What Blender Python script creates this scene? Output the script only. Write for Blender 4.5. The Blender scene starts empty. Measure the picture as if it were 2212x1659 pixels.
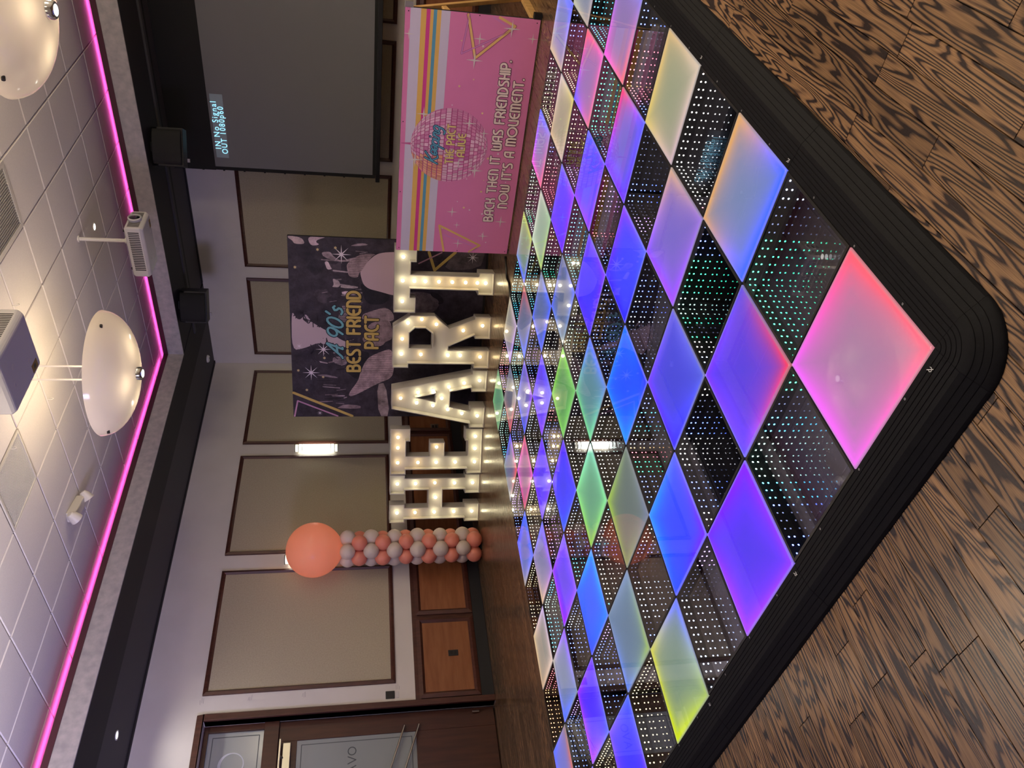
import bpy, bmesh, math, random
from mathutils import Matrix, Vector
from mathutils.geometry import tessellate_polygon

R_ = random.Random(7)
sc = bpy.context.scene
COL = sc.collection

# ------------------------------------------------------------------ camera, world, lights, exposure
cam = bpy.data.cameras.new('camera')
cam_o = bpy.data.objects.new('camera', cam)
COL.objects.link(cam_o)
RR = [[-0.13953510496514487, -0.13159574770603163, -0.98143390692805],
      [0.6658627860185518, -0.746054928081476, 0.0053660489147489155],
      [-0.7329097520690919, -0.6527515633616159, 0.19172556389534504]]
CAM = Vector((-1.4262, -1.1315, 1.569))
M = Matrix(((RR[0][0], RR[1][0], RR[2][0], CAM.x), (RR[0][1], RR[1][1], RR[2][1], CAM.y),
            (RR[0][2], RR[1][2], RR[2][2], CAM.z), (0, 0, 0, 1)))
cam_o.matrix_world = M
F_PX, W_PX, H_PX = 1671.7, 2212, 1659
cam.sensor_width = 36.0
cam.lens = 36.0 * F_PX / W_PX
cam.clip_start = 0.05
cam.clip_end = 60
sc.camera = cam_o

wd = bpy.data.worlds.new('world')
sc.world = wd
wd.use_nodes = True
wd.node_tree.nodes['Background'].inputs[0].default_value = (0.02, 0.02, 0.025, 1)
wd.node_tree.nodes['Background'].inputs[1].default_value = 0.3

sc.view_settings.view_transform = 'Standard'
sc.view_settings.look = 'None'
sc.view_settings.gamma = 1
sc.view_settings.exposure = 0.35
sc.view_settings.use_curve_mapping = False
sc.cycles.max_bounces = 14
sc.cycles.diffuse_bounces = 3
sc.cycles.glossy_bounces = 10
sc.cycles.transmission_bounces = 6
sc.cycles.transparent_max_bounces = 14
sc.cycles.sample_clamp_indirect = 6
sc.cycles.caustics_reflective = False
sc.cycles.caustics_refractive = False
sc.cycles.use_denoising = True


def light(kind, name, loc, power, color, size=0.05, **kw):
    l = bpy.data.lights.new(name, kind)
    l.energy = power
    l.color = color
    if kind == 'AREA':
        l.size = size
    else:
        l.shadow_soft_size = size
    for k, v in kw.items():
        setattr(l, k, v)
    o = bpy.data.objects.new(name, l)
    o.location = loc
    COL.objects.link(o)
    return o


WARM = (1.0, 0.80, 0.52)
# unseen fill lamps added to brighten the room, spaced like the visible pendant lamps
for (px_, py_, pw_) in ((1.07, 3.66, 7), (1.07, 0.66, 6), (4.07, -2.34, 110), (1.07, -2.34, 16), (7.0, -2.3, 70)):
    light('POINT', 'fill_lamp', (px_, py_, 3.62), pw_, (1.0, 0.86, 0.60), 0.3)
    # added upward fill that brightens the ceiling, like the uplight of a bowl lamp
    up_ = light('AREA', 'fill_uplight', (px_, py_, 3.75), 62, (1.0, 0.88, 0.68), 0.9)
    up_.rotation_euler = (math.pi, 0, 0)
# added violet fill without a fixture, tinting the upper left wall and ceiling
l = light('AREA', 'violet_fill', (-3.2, 3.6, 2.4), 70, (0.56, 0.52, 1.0), 1.2, spread=math.radians(90))
l.rotation_euler = (Vector((0.6, 5.8, 4.8)) - Vector((-3.2, 3.6, 2.4))).to_track_quat('-Z', 'Y').to_euler()
# recessed spot over the door
l = light('SPOT', 'door_downlight', (2.446, 7.034, 3.90), 19, (1.0, 0.95, 0.86), 0.04, spot_size=math.radians(150), spot_blend=0.9)


# ------------------------------------------------------------------ colour helpers and materials
def s2l(c):
    c = c / 255.0
    return c / 12.92 if c <= 0.04045 else ((c + 0.055) / 1.055) ** 2.4


def rgb(r, g, b, k=1.0):
    return (s2l(r) * k, s2l(g) * k, s2l(b) * k, 1.0)


def mat(name, col, rough=0.5, metal=0.0, emit=None, es=0.0, spec=0.5, coat=0.0):
    m = bpy.data.materials.new(name)
    m.use_nodes = True
    b = m.node_tree.nodes['Principled BSDF']
    b.inputs['Base Color'].default_value = col
    b.inputs['Roughness'].default_value = rough
    b.inputs['Metallic'].default_value = metal
    b.inputs['Specular IOR Level'].default_value = spec
    b.inputs['Coat Weight'].default_value = coat
    if emit:
        b.inputs['Emission Color'].default_value = emit
        b.inputs['Emission Strength'].default_value = es
    return m


class NT:
    def __init__(self, m):
        self.t = m.node_tree
        self.b = self.t.nodes.get('Principled BSDF')

    def n(self, kind, **kw):
        x = self.t.nodes.new(kind)
        for k, v in kw.items():
            if k in x.inputs:
                x.inputs[k].default_value = v
            else:
                setattr(x, k, v)
        return x

    def l(self, a, b):
        self.t.links.new(a, b)


def noise_mat(name, c1, c2, scale, rough=0.6, detail=4, stretch=(1, 1, 1), bump=0.0, bscale=None, spec=0.5, coat=0.0):
    m = mat(name, c1, rough, spec=spec, coat=coat)
    t = NT(m)
    tc = t.n('ShaderNodeTexCoord')
    mp = t.n('ShaderNodeMapping')
    mp.inputs['Scale'].default_value = stretch
    t.l(tc.outputs['Object'], mp.inputs['Vector'])
    nz = t.n('ShaderNodeTexNoise')
    nz.inputs['Scale'].default_value = scale
    nz.inputs['Detail'].default_value = detail
    t.l(mp.outputs[0], nz.inputs['Vector'])
    mx = t.n('ShaderNodeMix', data_type='RGBA')
    mx.inputs[6].default_value = c1
    mx.inputs[7].default_value = c2
    rp = t.n('ShaderNodeMapRange')
    rp.inputs[1].default_value = 0.3
    rp.inputs[2].default_value = 0.7
    t.l(nz.outputs[0], rp.inputs[0])
    t.l(rp.outputs[0], mx.inputs[0])
    t.l(mx.outputs[2], t.b.inputs['Base Color'])
    if bump:
        bp = t.n('ShaderNodeBump')
        bp.inputs['Strength'].default_value = bump
        bp.inputs['Distance'].default_value = 0.004
        if bscale:
            n2 = t.n('ShaderNodeTexNoise')
            n2.inputs['Scale'].default_value = bscale
            t.l(tc.outputs['Object'], n2.inputs['Vector'])
            t.l(n2.outputs[0], bp.inputs['Height'])
        else:
            t.l(nz.outputs[0], bp.inputs['Height'])
        t.l(bp.outputs[0], t.b.inputs['Normal'])
    return m


def attr_mat(name, rough=0.5, emit=0.0, base=None, spec=0.5, sampling=True, coat=0.0):
    m = mat(name, base or (0.5, 0.5, 0.5, 1), rough, spec=spec, coat=coat)
    t = NT(m)
    a = t.n('ShaderNodeAttribute', attribute_name='Col')
    if base is None:
        t.l(a.outputs['Color'], t.b.inputs['Base Color'])
    if emit:
        t.l(a.outputs['Color'], t.b.inputs['Emission Color'])
        t.b.inputs['Emission Strength'].default_value = emit
    if not sampling:
        m.cycles.emission_sampling = 'NONE'
    return m


MT = {}
MT['wall'] = noise_mat('wall_paint', rgb(212, 206, 198), rgb(218, 212, 205), 3, 0.75, bump=0.05, bscale=220)
MT['fabric'] = noise_mat('panel_fabric', rgb(166, 156, 134), rgb(178, 168, 146), 60, 0.85, bump=0.15, bscale=500)
MT['darkwood'] = noise_mat('dark_trim_wood', rgb(62, 32, 26), rgb(82, 45, 36), 6, 0.42, stretch=(6, 6, 1))
MT['wainscot'] = noise_mat('wainscot_veneer', rgb(128, 76, 44), rgb(148, 94, 60), 3, 0.45, stretch=(1, 1, 7))
MT['doorwood'] = noise_mat('door_wood', rgb(58, 30, 24), rgb(74, 40, 30), 3, 0.4, stretch=(8, 8, 0.7))
MT['baseboard'] = mat('black_baseboard', rgb(26, 26, 32), 0.6)
MT['ceiltile'] = noise_mat('ceiling_tile', rgb(228, 223, 221), rgb(219, 214, 213), 140, 0.9, bump=0.1)
MT['ceilgrid'] = mat('ceiling_grid', rgb(176, 170, 170), 0.6)
MT['fascia'] = noise_mat('fascia_board', rgb(186, 180, 178), rgb(160, 156, 156), 14, 0.85, bump=0.1)
MT['maroon'] = mat('maroon_trim', rgb(74, 26, 42), 0.5)
MT['soffdark'] = mat('soffit_black', rgb(30, 26, 28), 0.8)
MT['soffgrey'] = mat('soffit_grey', rgb(66, 64, 66), 0.8)
MT['black'] = mat('black_satin', rgb(14, 14, 16), 0.45)
MT['blackrub'] = noise_mat('black_rubber', rgb(7, 7, 13), rgb(11, 11, 18), 60, 0.6, bump=0.15, bscale=400, spec=0.12)
MT['blackmat'] = mat('black_matt', rgb(12, 12, 14), 0.8)
MT['white'] = mat('white_paint', rgb(222, 218, 212), 0.5)
MT['letter'] = mat('letter_white', rgb(204, 199, 190), 0.42)
MT['offwhite'] = mat('off_white_plastic', rgb(208, 204, 198), 0.4)
MT['projbody'] = mat('projector_plastic', rgb(206, 204, 204), 0.42)
MT['projdark'] = mat('projector_dark', rgb(30, 30, 34), 0.35)
MT['ventslat'] = mat('vent_slat', rgb(205, 203, 203), 0.5)
MT['steel'] = mat('brushed_steel', rgb(190, 186, 178), 0.28, 1.0)
MT['lens'] = mat('lens_glass', rgb(10, 12, 26), 0.05, spec=0.9, coat=1.0)
MT['pine'] = noise_mat('pine_timber', rgb(214, 172, 112), rgb(190, 146, 88), 4, 0.55, stretch=(5, 5, 1))
MT['chrome'] = mat('chrome', rgb(220, 220, 222), 0.12, 1.0)
MT['screen'] = noise_mat('screen_fabric', rgb(110, 110, 116), rgb(116, 116, 122), 200, 0.9)
MT['screentext'] = mat('screen_text', rgb(150, 220, 240), 0.5, emit=rgb(150, 225, 250), es=1.0)
MT['screenbox'] = mat('screen_text_box', rgb(120, 126, 134), 0.8, emit=rgb(110, 120, 130), es=0.16)
MT['cable'] = mat('cable_black', rgb(12, 12, 13), 0.4)
MT['bulb'] = mat('bulb_warm', (1, 1, 1, 1), 0.3, emit=(1.0, 0.90, 0.56, 1), es=13)
MT['bulb2'] = mat('bulb_amber', (1, 1, 1, 1), 0.3, emit=(1.0, 0.74, 0.36, 1), es=11)
MT['led_pink'] = mat('led_magenta', (1, 1, 1, 1), 0.4, emit=(1.0, 0.10, 0.56, 1), es=8.0)
MT['sconce_glass'] = mat('sconce_glass_lit', rgb(240, 238, 225), 0.3, emit=(1.0, 0.98, 0.82, 1), es=8)
MT['sconce_glass2'] = mat('sconce_glass_end', rgb(240, 238, 225), 0.3, emit=(1.0, 0.95, 0.72, 1), es=0.9)
MT['downlight'] = mat('downlight_lens', (1, 1, 1, 1), 0.3, emit=(1.0, 0.95, 0.86, 1), es=2)
MT['printattr'] = attr_mat('printed_vinyl', 0.5, spec=0.3)
MT['photo'] = attr_mat('printed_photo', 0.5, spec=0.3)
_t = NT(MT['photo'])
_a = [n for n in MT['photo'].node_tree.nodes if n.type == 'ATTRIBUTE'][0]
_tc = _t.n('ShaderNodeTexCoord')
_nz = _t.n('ShaderNodeTexNoise')
_nz.inputs['Scale'].default_value = 7.0
_nz.inputs['Detail'].default_value = 9.0
_nz.inputs['Roughness'].default_value = 0.68
_t.l(_tc.outputs['Object'], _nz.inputs['Vector'])
_mr = _t.n('ShaderNodeMapRange')
_mr.inputs[1].default_value = 0.36
_mr.inputs[2].default_value = 0.68
_mr.inputs[3].default_value = 0.55
_mr.inputs[4].default_value = 1.9
_t.l(_nz.outputs[0], _mr.inputs[0])
_vs = _t.n('ShaderNodeVectorMath', operation='SCALE')
_t.l(_a.outputs['Color'], _vs.inputs[0])
_t.l(_mr.outputs[0], _vs.inputs['Scale'])
_t.l(_vs.outputs[0], _t.b.inputs['Base Color'])
MT['frost'] = attr_mat('frosted_panel_lit', 0.02, emit=0.70, base=(0.03, 0.03, 0.036, 1), spec=0.5)
MT['led'] = attr_mat('led_pixels', 0.4, emit=20.0, base=(0.02, 0.02, 0.02, 1), sampling=False)
MT['mirror'] = mat('bottom_mirror', (0.88, 0.9, 0.92, 1), 0.0, 1.0)
MT['groove'] = mat('groove_black', rgb(6, 6, 9), 0.9)
MT['mark'] = mat('latch_mark', rgb(200, 200, 205), 0.6)


def two_way():
    m = bpy.data.materials.new('two_way_mirror_glass')
    m.use_nodes = True
    t = m.node_tree
    t.nodes.clear()
    out = t.nodes.new('ShaderNodeOutputMaterial')
    mx = t.nodes.new('ShaderNodeMixShader')
    tr = t.nodes.new('ShaderNodeBsdfTransparent')
    tr.inputs[0].default_value = (0.62, 0.63, 0.66, 1)
    gl = t.nodes.new('ShaderNodeBsdfGlossy')
    gl.inputs['Roughness'].default_value = 0.0
    gl.inputs['Color'].default_value = (0.95, 0.95, 0.97, 1)
    ge = t.nodes.new('ShaderNodeNewGeometry')
    fr = t.nodes.new('ShaderNodeFresnel')
    fr.inputs[0].default_value = 1.5
    ad = t.nodes.new('ShaderNodeMath')
    ad.operation = 'MULTIPLY_ADD'
    ad.inputs[1].default_value = 0.9
    ad.inputs[2].default_value = 0.085
    ad.use_clamp = True
    t.links.new(fr.outputs[0], ad.inputs[0])
    mr = t.nodes.new('ShaderNodeMix')
    mr.inputs[3].default_value = 0.62          # mirror film seen from inside
    t.links.new(ge.outputs['Backfacing'], mr.inputs[0])
    t.links.new(ad.outputs[0], mr.inputs[2])
    t.links.new(mr.outputs[0], mx.inputs[0])
    t.links.new(tr.outputs[0], mx.inputs[1])
    t.links.new(gl.outputs[0], mx.inputs[2])
    t.links.new(mx.outputs[0], out.inputs[0])
    return m


MT['twoway'] = two_way()


def thin_glass(name, tint, diff, dmix):
    m = bpy.data.materials.new(name)
    m.use_nodes = True
    t = m.node_tree
    t.nodes.clear()
    out = t.nodes.new('ShaderNodeOutputMaterial')
    b = t.nodes.new('ShaderNodeBsdfPrincipled')
    b.inputs['Base Color'].default_value = diff
    b.inputs['Roughness'].default_value = 0.15
    tr = t.nodes.new('ShaderNodeBsdfTransparent')
    tr.inputs[0].default_value = tint
    mx = t.nodes.new('ShaderNodeMixShader')
    mx.inputs[0].default_value = dmix
    t.links.new(tr.outputs[0], mx.inputs[1])
    t.links.new(b.outputs[0], mx.inputs[2])
    t.links.new(mx.outputs[0], out.inputs[0])
    return m


MT['doorglass'] = thin_glass('frosted_door_glass', (0.8, 0.85, 0.88, 1), rgb(150, 156, 156), 0.9)
MT['etch'] = mat('etched_line', rgb(70, 76, 80), 0.6)
MT['etchlite'] = mat('etched_light', rgb(196, 200, 206), 0.6)


def translucent(name, col, rough, mixv, spec=0.5):
    m = mat(name, col, rough, spec=spec)
    t = NT(m)
    out = t.t.nodes['Material Output']
    tl = t.n('ShaderNodeBsdfTranslucent')
    tl.inputs[0].default_value = col
    mx = t.n('ShaderNodeMixShader')
    mx.inputs[0].default_value = mixv
    t.l(t.b.outputs[0], mx.inputs[1])
    t.l(tl.outputs[0], mx.inputs[2])
    t.l(mx.outputs[0], out.inputs[0])
    return m


MT['bowl'] = translucent('opal_glass_bowl', rgb(236, 228, 216), 0.12, 0.095)
MT['balloon_w'] = translucent('balloon_white', rgb(232, 218, 208), 0.33, 0.25)
MT['balloon_p'] = translucent('balloon_salmon', rgb(246, 154, 132), 0.33, 0.25)
MT['balloon_big'] = translucent('balloon_peach', rgb(255, 192, 166), 0.25, 0.6)


def plank_mat():
    m = mat('oak_plank_stained', rgb(100, 70, 50), 0.22, spec=0.5)
    t = NT(m)
    ge = t.n('ShaderNodeNewGeometry')
    at = t.n('ShaderNodeAttribute', attribute_name='Col')
    sx = t.n('ShaderNodeSeparateColor')
    t.l(at.outputs['Color'], sx.inputs[0])
    r1 = t.n('ShaderNodeMath', operation='MULTIPLY')
    r1.inputs[1].default_value = 57.0
    t.l(sx.outputs[0], r1.inputs[0])
    r2 = t.n('ShaderNodeMath', operation='MULTIPLY')
    r2.inputs[1].default_value = 31.0
    t.l(sx.outputs[1], r2.inputs[0])
    cb = t.n('ShaderNodeCombineXYZ')
    t.l(r1.outputs[0], cb.inputs[0])
    t.l(r2.outputs[0], cb.inputs[1])
    t.l(r2.outputs[0], cb.inputs[2])
    mp = t.n('ShaderNodeVectorMath', operation='MULTIPLY')
    mp.inputs[1].default_value = (1.0, 11.0, 1.0)
    t.l(ge.outputs['Position'], mp.inputs[0])
    ad = t.n('ShaderNodeVectorMath', operation='ADD')
    t.l(mp.outputs[0], ad.inputs[0])
    t.l(cb.outputs[0], ad.inputs[1])
    nz = t.n('ShaderNodeTexNoise')
    nz.inputs['Scale'].default_value = 1.0
    nz.inputs['Detail'].default_value = 2.2
    nz.inputs['Roughness'].default_value = 0.42
    t.l(ad.outputs[0], nz.inputs['Vector'])
    mu = t.n('ShaderNodeMath', operation='MULTIPLY')
    mu.inputs[1].default_value = 135.0
    t.l(nz.outputs[0], mu.inputs[0])
    # fine wobble
    n3 = t.n('ShaderNodeTexNoise')
    n3.inputs['Scale'].default_value = 7.0
    t.l(ad.outputs[0], n3.inputs['Vector'])
    m3 = t.n('ShaderNodeMath', operation='MULTIPLY_ADD')
    m3.inputs[1].default_value = 2.4
    t.l(n3.outputs[0], m3.inputs[0])
    t.l(mu.outputs[0], m3.inputs[2])
    sn = t.n('ShaderNodeMath', operation='SINE')
    t.l(m3.outputs[0], sn.inputs[0])
    rp = t.n('ShaderNodeValToRGB')
    e = rp.color_ramp.elements
    e[0].position = 0.08
    e[0].color = rgb(42, 32, 30)
    e[1].position = 0.50
    e[1].color = rgb(112, 86, 64)
    x = e.new(0.24)
    x.color = rgb(76, 57, 46)
    x = e.new(1.0)
    x.color = rgb(128, 99, 72)
    mr = t.n('ShaderNodeMapRange')
    mr.inputs[1].default_value = -1.0
    mr.inputs[2].default_value = 1.0
    t.l(sn.outputs[0], mr.inputs[0])
    t.l(mr.outputs[0], rp.inputs[0])
    # fibre streaks
    fm = t.n('ShaderNodeVectorMath', operation='MULTIPLY')
    fm.inputs[1].default_value = (6, 420, 1)
    t.l(ge.outputs['Position'], fm.inputs[0])
    fn = t.n('ShaderNodeTexNoise')
    fn.inputs['Scale'].default_value = 1.0
    t.l(fm.outputs[0], fn.inputs['Vector'])
    fr = t.n('ShaderNodeMapRange')
    fr.inputs[1].default_value = 0.35
    fr.inputs[2].default_value = 0.65
    fr.inputs[3].default_value = 0.72
    fr.inputs[4].default_value = 1.14
    t.l(fn.outputs[0], fr.inputs[0])
    tone = t.n('ShaderNodeMapRange')
    tone.inputs[3].default_value = 0.74
    tone.inputs[4].default_value = 1.22
    t.l(sx.outputs[2], tone.inputs[0])
    mm = t.n('ShaderNodeMath', operation='MULTIPLY')
    t.l(fr.outputs[0], mm.inputs[0])
    t.l(tone.outputs[0], mm.inputs[1])
    vm = t.n('ShaderNodeVectorMath', operation='SCALE')
    t.l(rp.outputs[0], vm.inputs[0])
    t.l(mm.outputs[0], vm.inputs['Scale'])
    t.l(vm.outputs[0], t.b.inputs['Base Color'])
    bp = t.n('ShaderNodeBump')
    bp.inputs['Strength'].default_value = 0.14
    bp.inputs['Distance'].default_value = 0.002
    t.l(fn.outputs[0], bp.inputs['Height'])
    t.l(bp.outputs[0], t.b.inputs['Normal'])
    return m


MT['plank'] = plank_mat()


# ------------------------------------------------------------------ mesh builder
class MB:
    def __init__(self):
        self.v, self.f, self.m, self.c = [], [], [], []
        self.mats = []
        self.cur = None

    def mi(self, m):
        if m not in self.mats:
            self.mats.append(m)
        return self.mats.index(m)

    def face(self, pts, m, col=None):
        i = len(self.v)
        self.v.extend([tuple(p) for p in pts])
        self.f.append(list(range(i, i + len(pts))))
        self.m.append(self.mi(m))
        self.c.append(col)

    def mesh(self, verts, faces, m, col=None):
        i = len(self.v)
        self.v.extend([tuple(p) for p in verts])
        k = self.mi(m)
        for f in faces:
            self.f.append([i + a for a in f])
            self.m.append(k)
            self.c.append(col)
        return self

    def box(self, a, b, m, T=None, col=None):
        x0, y0, z0 = [min(p, q) for p, q in zip(a, b)]
        x1, y1, z1 = [max(p, q) for p, q in zip(a, b)]
        vs = [(x0, y0, z0), (x1, y0, z0), (x1, y1, z0), (x0, y1, z0), (x0, y0, z1), (x1, y0, z1), (x1, y1, z1), (x0, y1, z1)]
        if T is not None:
            vs = [tuple(T @ Vector(v)) for v in vs]
        return self.mesh(vs, [(0, 3, 2, 1), (4, 5, 6, 7), (0, 1, 5, 4), (1, 2, 6, 5), (2, 3, 7, 6), (3, 0, 4, 7)], m, col)

    def tube(self, pts, r, m, n=8, col=None, caps=True):
        pts = [Vector(p) for p in pts]
        rs = r if isinstance(r, (list, tuple)) else [r] * len(pts)
        vs, fs = [], []
        up = None
        for i, p in enumerate(pts):
            d = (pts[min(i + 1, len(pts) - 1)] - pts[max(i - 1, 0)]).normalized()
            if up is None:
                up = Vector((0, 0, 1)) if abs(d.z) < 0.9 else Vector((1, 0, 0))
            s = d.cross(up).normalized()
            up = s.cross(d).normalized()
            for k in range(n):
                a = 2 * math.pi * k / n
                vs.append(p + rs[i] * (math.cos(a) * s + math.sin(a) * up))
        for i in range(len(pts) - 1):
            for k in range(n):
                fs.append((i * n + k, i * n + (k + 1) % n, (i + 1) * n + (k + 1) % n, (i + 1) * n + k))
        if caps:
            fs.append(tuple(range(n - 1, -1, -1)))
            fs.append(tuple(range((len(pts) - 1) * n, len(pts) * n)))
        return self.mesh(vs, fs, m, col)

    def lathe(self, prof, m, n=32, T=None, col=None):
        vs, fs = [], []
        for (r, z) in prof:
            for k in range(n):
                a = 2 * math.pi * k / n
                vs.append(Vector((r * math.cos(a), r * math.sin(a), z)))
        if T is not None:
            vs = [T @ v for v in vs]
        for i in range(len(prof) - 1):
            for k in range(n):
                fs.append((i * n + k, i * n + (k + 1) % n, (i + 1) * n + (k + 1) % n, (i + 1) * n + k))
        return self.mesh(vs, fs, m, col)

    def poly(self, pts, m, T, z=0.0, col=None):
        tri = tessellate_polygon([[Vector((p[0], p[1], 0)) for p in pts]])
        vs = [T @ Vector((p[0], p[1], z)) for p in pts]
        area = sum(pts[i][0] * pts[(i + 1) % len(pts)][1] - pts[(i + 1) % len(pts)][0] * pts[i][1] for i in range(len(pts)))
        fs = []
        for t in tri:
            a, b, c = t
            s = (pts[b][0] - pts[a][0]) * (pts[c][1] - pts[a][1]) - (pts[c][0] - pts[a][0]) * (pts[b][1] - pts[a][1])
            fs.append((a, b, c) if s > 0 else (a, c, b))
        return self.mesh(vs, fs, m, col)

    def stroke(self, pts, w, m, T, z=0.0, col=None, closed=False):
        P = [Vector((p[0], p[1])) for p in pts]
        if closed:
            P = P + [P[0]]
        for i_, (a, b) in enumerate(zip(P[:-1], P[1:])):
            d = b - a
            if d.length < 1e-9:
                continue
            zz = z + (i_ % 8) * 2e-5
            nrm = Vector((-d.y, d.x)).normalized() * (w / 2)
            q = [a - nrm, b - nrm, b + nrm, a + nrm]
            self.mesh([T @ Vector((p.x, p.y, zz)) for p in q], [(0, 1, 2, 3)], m, col)
        for i_, p in enumerate(P):
            zz = z + 1.8e-4 + (i_ % 8) * 2e-5
            vs = [T @ Vector((p.x + w / 2 * math.cos(k * math.pi / 4), p.y + w / 2 * math.sin(k * math.pi / 4), zz)) for k in range(8)]
            self.mesh(vs, [tuple(range(8))], m, col)
        return self

    def obj(self, name, parent=None, smooth=False, bevel=0.0, sharp=40, kind=None, label=None):
        me = bpy.data.meshes.new(name)
        me.from_pydata([tuple(v) for v in self.v], [], self.f)
        for m in self.mats:
            me.materials.append(m)
        me.polygons.foreach_set('material_index', self.m)
        if any(c is not None for c in self.c):
            at = me.color_attributes.new('Col', 'FLOAT_COLOR', 'CORNER')
            data = []
            for p, c in zip(me.polygons, self.c):
                c = c or (0.5, 0.5, 0.5, 1)
                data.extend(list(c) * p.loop_total)
            at.data.foreach_set('color', data)
        if smooth:
            bm = bmesh.new()
            bm.from_mesh(me)
            bmesh.ops.remove_doubles(bm, verts=bm.verts, dist=1e-5)
            bm.to_mesh(me)
            bm.free()
            me.polygons.foreach_set('use_smooth', [True] * len(me.polygons))
            me.set_sharp_from_angle(angle=math.radians(sharp))
        me.update()
        o = bpy.data.objects.new(name, me)
        COL.objects.link(o)
        if parent:
            o.parent = parent
        if bevel:
            bm = bmesh.new()
            bm.from_mesh(me)
            bmesh.ops.remove_doubles(bm, verts=bm.verts, dist=1e-5)
            bm.to_mesh(me)
            bm.free()
            b = o.modifiers.new('bevel', 'BEVEL')
            b.width = bevel
            b.segments = 2
            b.limit_method = 'ANGLE'
        if kind:
            o['kind'] = kind
        if label:
            o['label'] = label
        return o


def tag(o, label, cat=None, group=None, kind=None):
    o['label'] = label
    if cat:
        o['category'] = cat
    if group:
        o['group'] = group
    if kind:
        o['kind'] = kind
    return o


def empty(name, loc=(0, 0, 0), rz=0.0):
    o = bpy.data.objects.new(name, None)
    o.location = loc
    o.rotation_euler = (0, 0, rz)
    o.empty_display_size = 0.1
    COL.objects.link(o)
    return o


def meshcopy(src, name, parent=None, loc=None, rot=None):
    o = bpy.data.objects.new(name, src.data)
    COL.objects.link(o)
    if parent:
        o.parent = parent
    if loc is not None:
        o.location = loc
    if rot is not None:
        o.rotation_euler = rot
    return o


Mi = M.inverted()


def to_px(p):
    q = Mi @ Vector(p)
    if q.z > -0.05:
        return None
    return (W_PX / 2 + F_PX * q.x / -q.z, H_PX / 2 - F_PX * q.y / -q.z, -q.z)


def in_view(p, mx=60, my=60):
    q = to_px(p)
    return q is not None and -mx < q[0] < W_PX + mx and -my < q[1] < H_PX + my


# ------------------------------------------------------------------ room shell
YW, XW = 7.595, 8.86          # left wall plane, right wall plane
XB, YB = -4.6, -5.2           # walls behind the photographer
ZS, ZC = 3.93, 4.40           # perimeter soffit, tray ceiling
FY, FX = 5.993, 7.14          # fascia planes of the tray
DX0, DX1, DZ = 0.92, 2.784, 3.24   # door opening in the left wall

PHI = 0.01558281959107691
DF = empty('dance_floor', (0, 0, 0), -PHI)
tag(DF, 'square black-edged light-up dance floor of frosted and infinity-mirror panels', 'dance floor')

# floor slab and planks
fl = MB()
fl.box((XB - .1, YB - .1, -0.12), (XW + .1, YW + .4, -0.008), MT['blackmat'])
FLOOR = fl.obj('floor')
tag(FLOOR, 'dark stained oak plank floor with strong black grain', kind='structure')
cands = []
rr = random.Random(3)
y = -5.2
row = 0
cosp, sinp = math.cos(PHI), math.sin(PHI)
while y < YW + 0.24:
    x = XB - rr.random() * 1.0
    while x < XW:
        ln = rr.uniform(0.45, 1.5)
        cx, cy = x + ln / 2, y + 0.05
        corners = [(x, y), (x + ln, y), (x, y + .1), (x + ln, y + .1)]
        loc = [(cosp * a - sinp * b, sinp * a + cosp * b) for a, b in corners]
        hidden = all(0.03 < a < 4.97 and 0.03 < b < 4.97 for a, b in loc)
        if not hidden:
            vis = []
            for k in range(5):
                p = (x + ln * (k + .5) / 5, cy, 0)
                la, lb = cosp * p[0] - sinp * p[1], sinp * p[0] + cosp * p[1]
                if -0.17 < la < 5 and -0.17 < lb < 5:
                    continue
                if in_view(p, 0, 0):
                    q = to_px(p)
                    vis.append(1.0 / q[2] ** 2)
            cands.append((sum(vis) * ln, x, y, ln))
        x += ln + 0.0012
    y += 0.1
    row += 1
cands.sort(key=lambda c: -c[0])
rest = MB()


def plank_into(mb, x, y, ln):
    col = (rr.random(), rr.random(), rr.random(), 1)
    x1 = min(x + ln, XW)
    x0 = max(x, XB)
    if x1 - x0 < 0.03:
        return False
    z = -rr.random() * 0.0006
    mb.mesh([(x0, y + .0008, z - .008), (x1, y + .0008, z - .008), (x1, y + .0992, z - .008), (x0, y + .0992, z - .008),
             (x0 + .001, y + .0018, z), (x1 - .001, y + .0018, z), (x1 - .001, y + .0982, z), (x0 + .001, y + .0982, z)],
            [(4, 5, 6, 7), (0, 1, 5, 4), (1, 2, 6, 5), (2, 3, 7, 6), (3, 0, 4, 7)], MT['plank'], col)
    return True


for i, (s, x, y, ln) in enumerate(cands):
    if i < 290 and s > 0:
        mb = MB()
        if plank_into(mb, x, y, ln):
            mb.obj('plank', FLOOR)
    else:
        plank_into(rest, x, y, ln)
rest.obj('planks', FLOOR, kind='stuff')

# walls
wl = MB()
wl.box((XB, YW, 0), (DX0, YW + .12, 4.6), MT['wall'])
wl.box((DX1, YW, 0), (XW + .12, YW + .12, 4.6), MT['wall'])
wl.box((DX0, YW, DZ), (DX1, YW + .12, 4.6), MT['wall'])
WL = wl.obj('wall_left')
tag(WL, 'off-white wall with framed beige panels, wood wainscot and the door', kind='structure')
wr = MB()
wr.box((XW, YB, 0), (XW + .12, YW, 4.6), MT['wall'])
WR = wr.obj('wall_right')
tag(WR, 'off-white wall with framed beige panels behind the projection screen', kind='structure')
wb = MB()
wb.box((XB - .12, YB, 0), (XB, YW, 4.6), MT['wall'])
tag(wb.obj('wall_back'), 'plain off-white wall behind the photographer', kind='structure')
wb = MB()
wb.box((XB, YB - .12, 0), (XW, YB, 4.6), MT['wall'])
tag(wb.obj('wall_front'), 'plain off-white wall at the side of the room', kind='structure')

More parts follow.
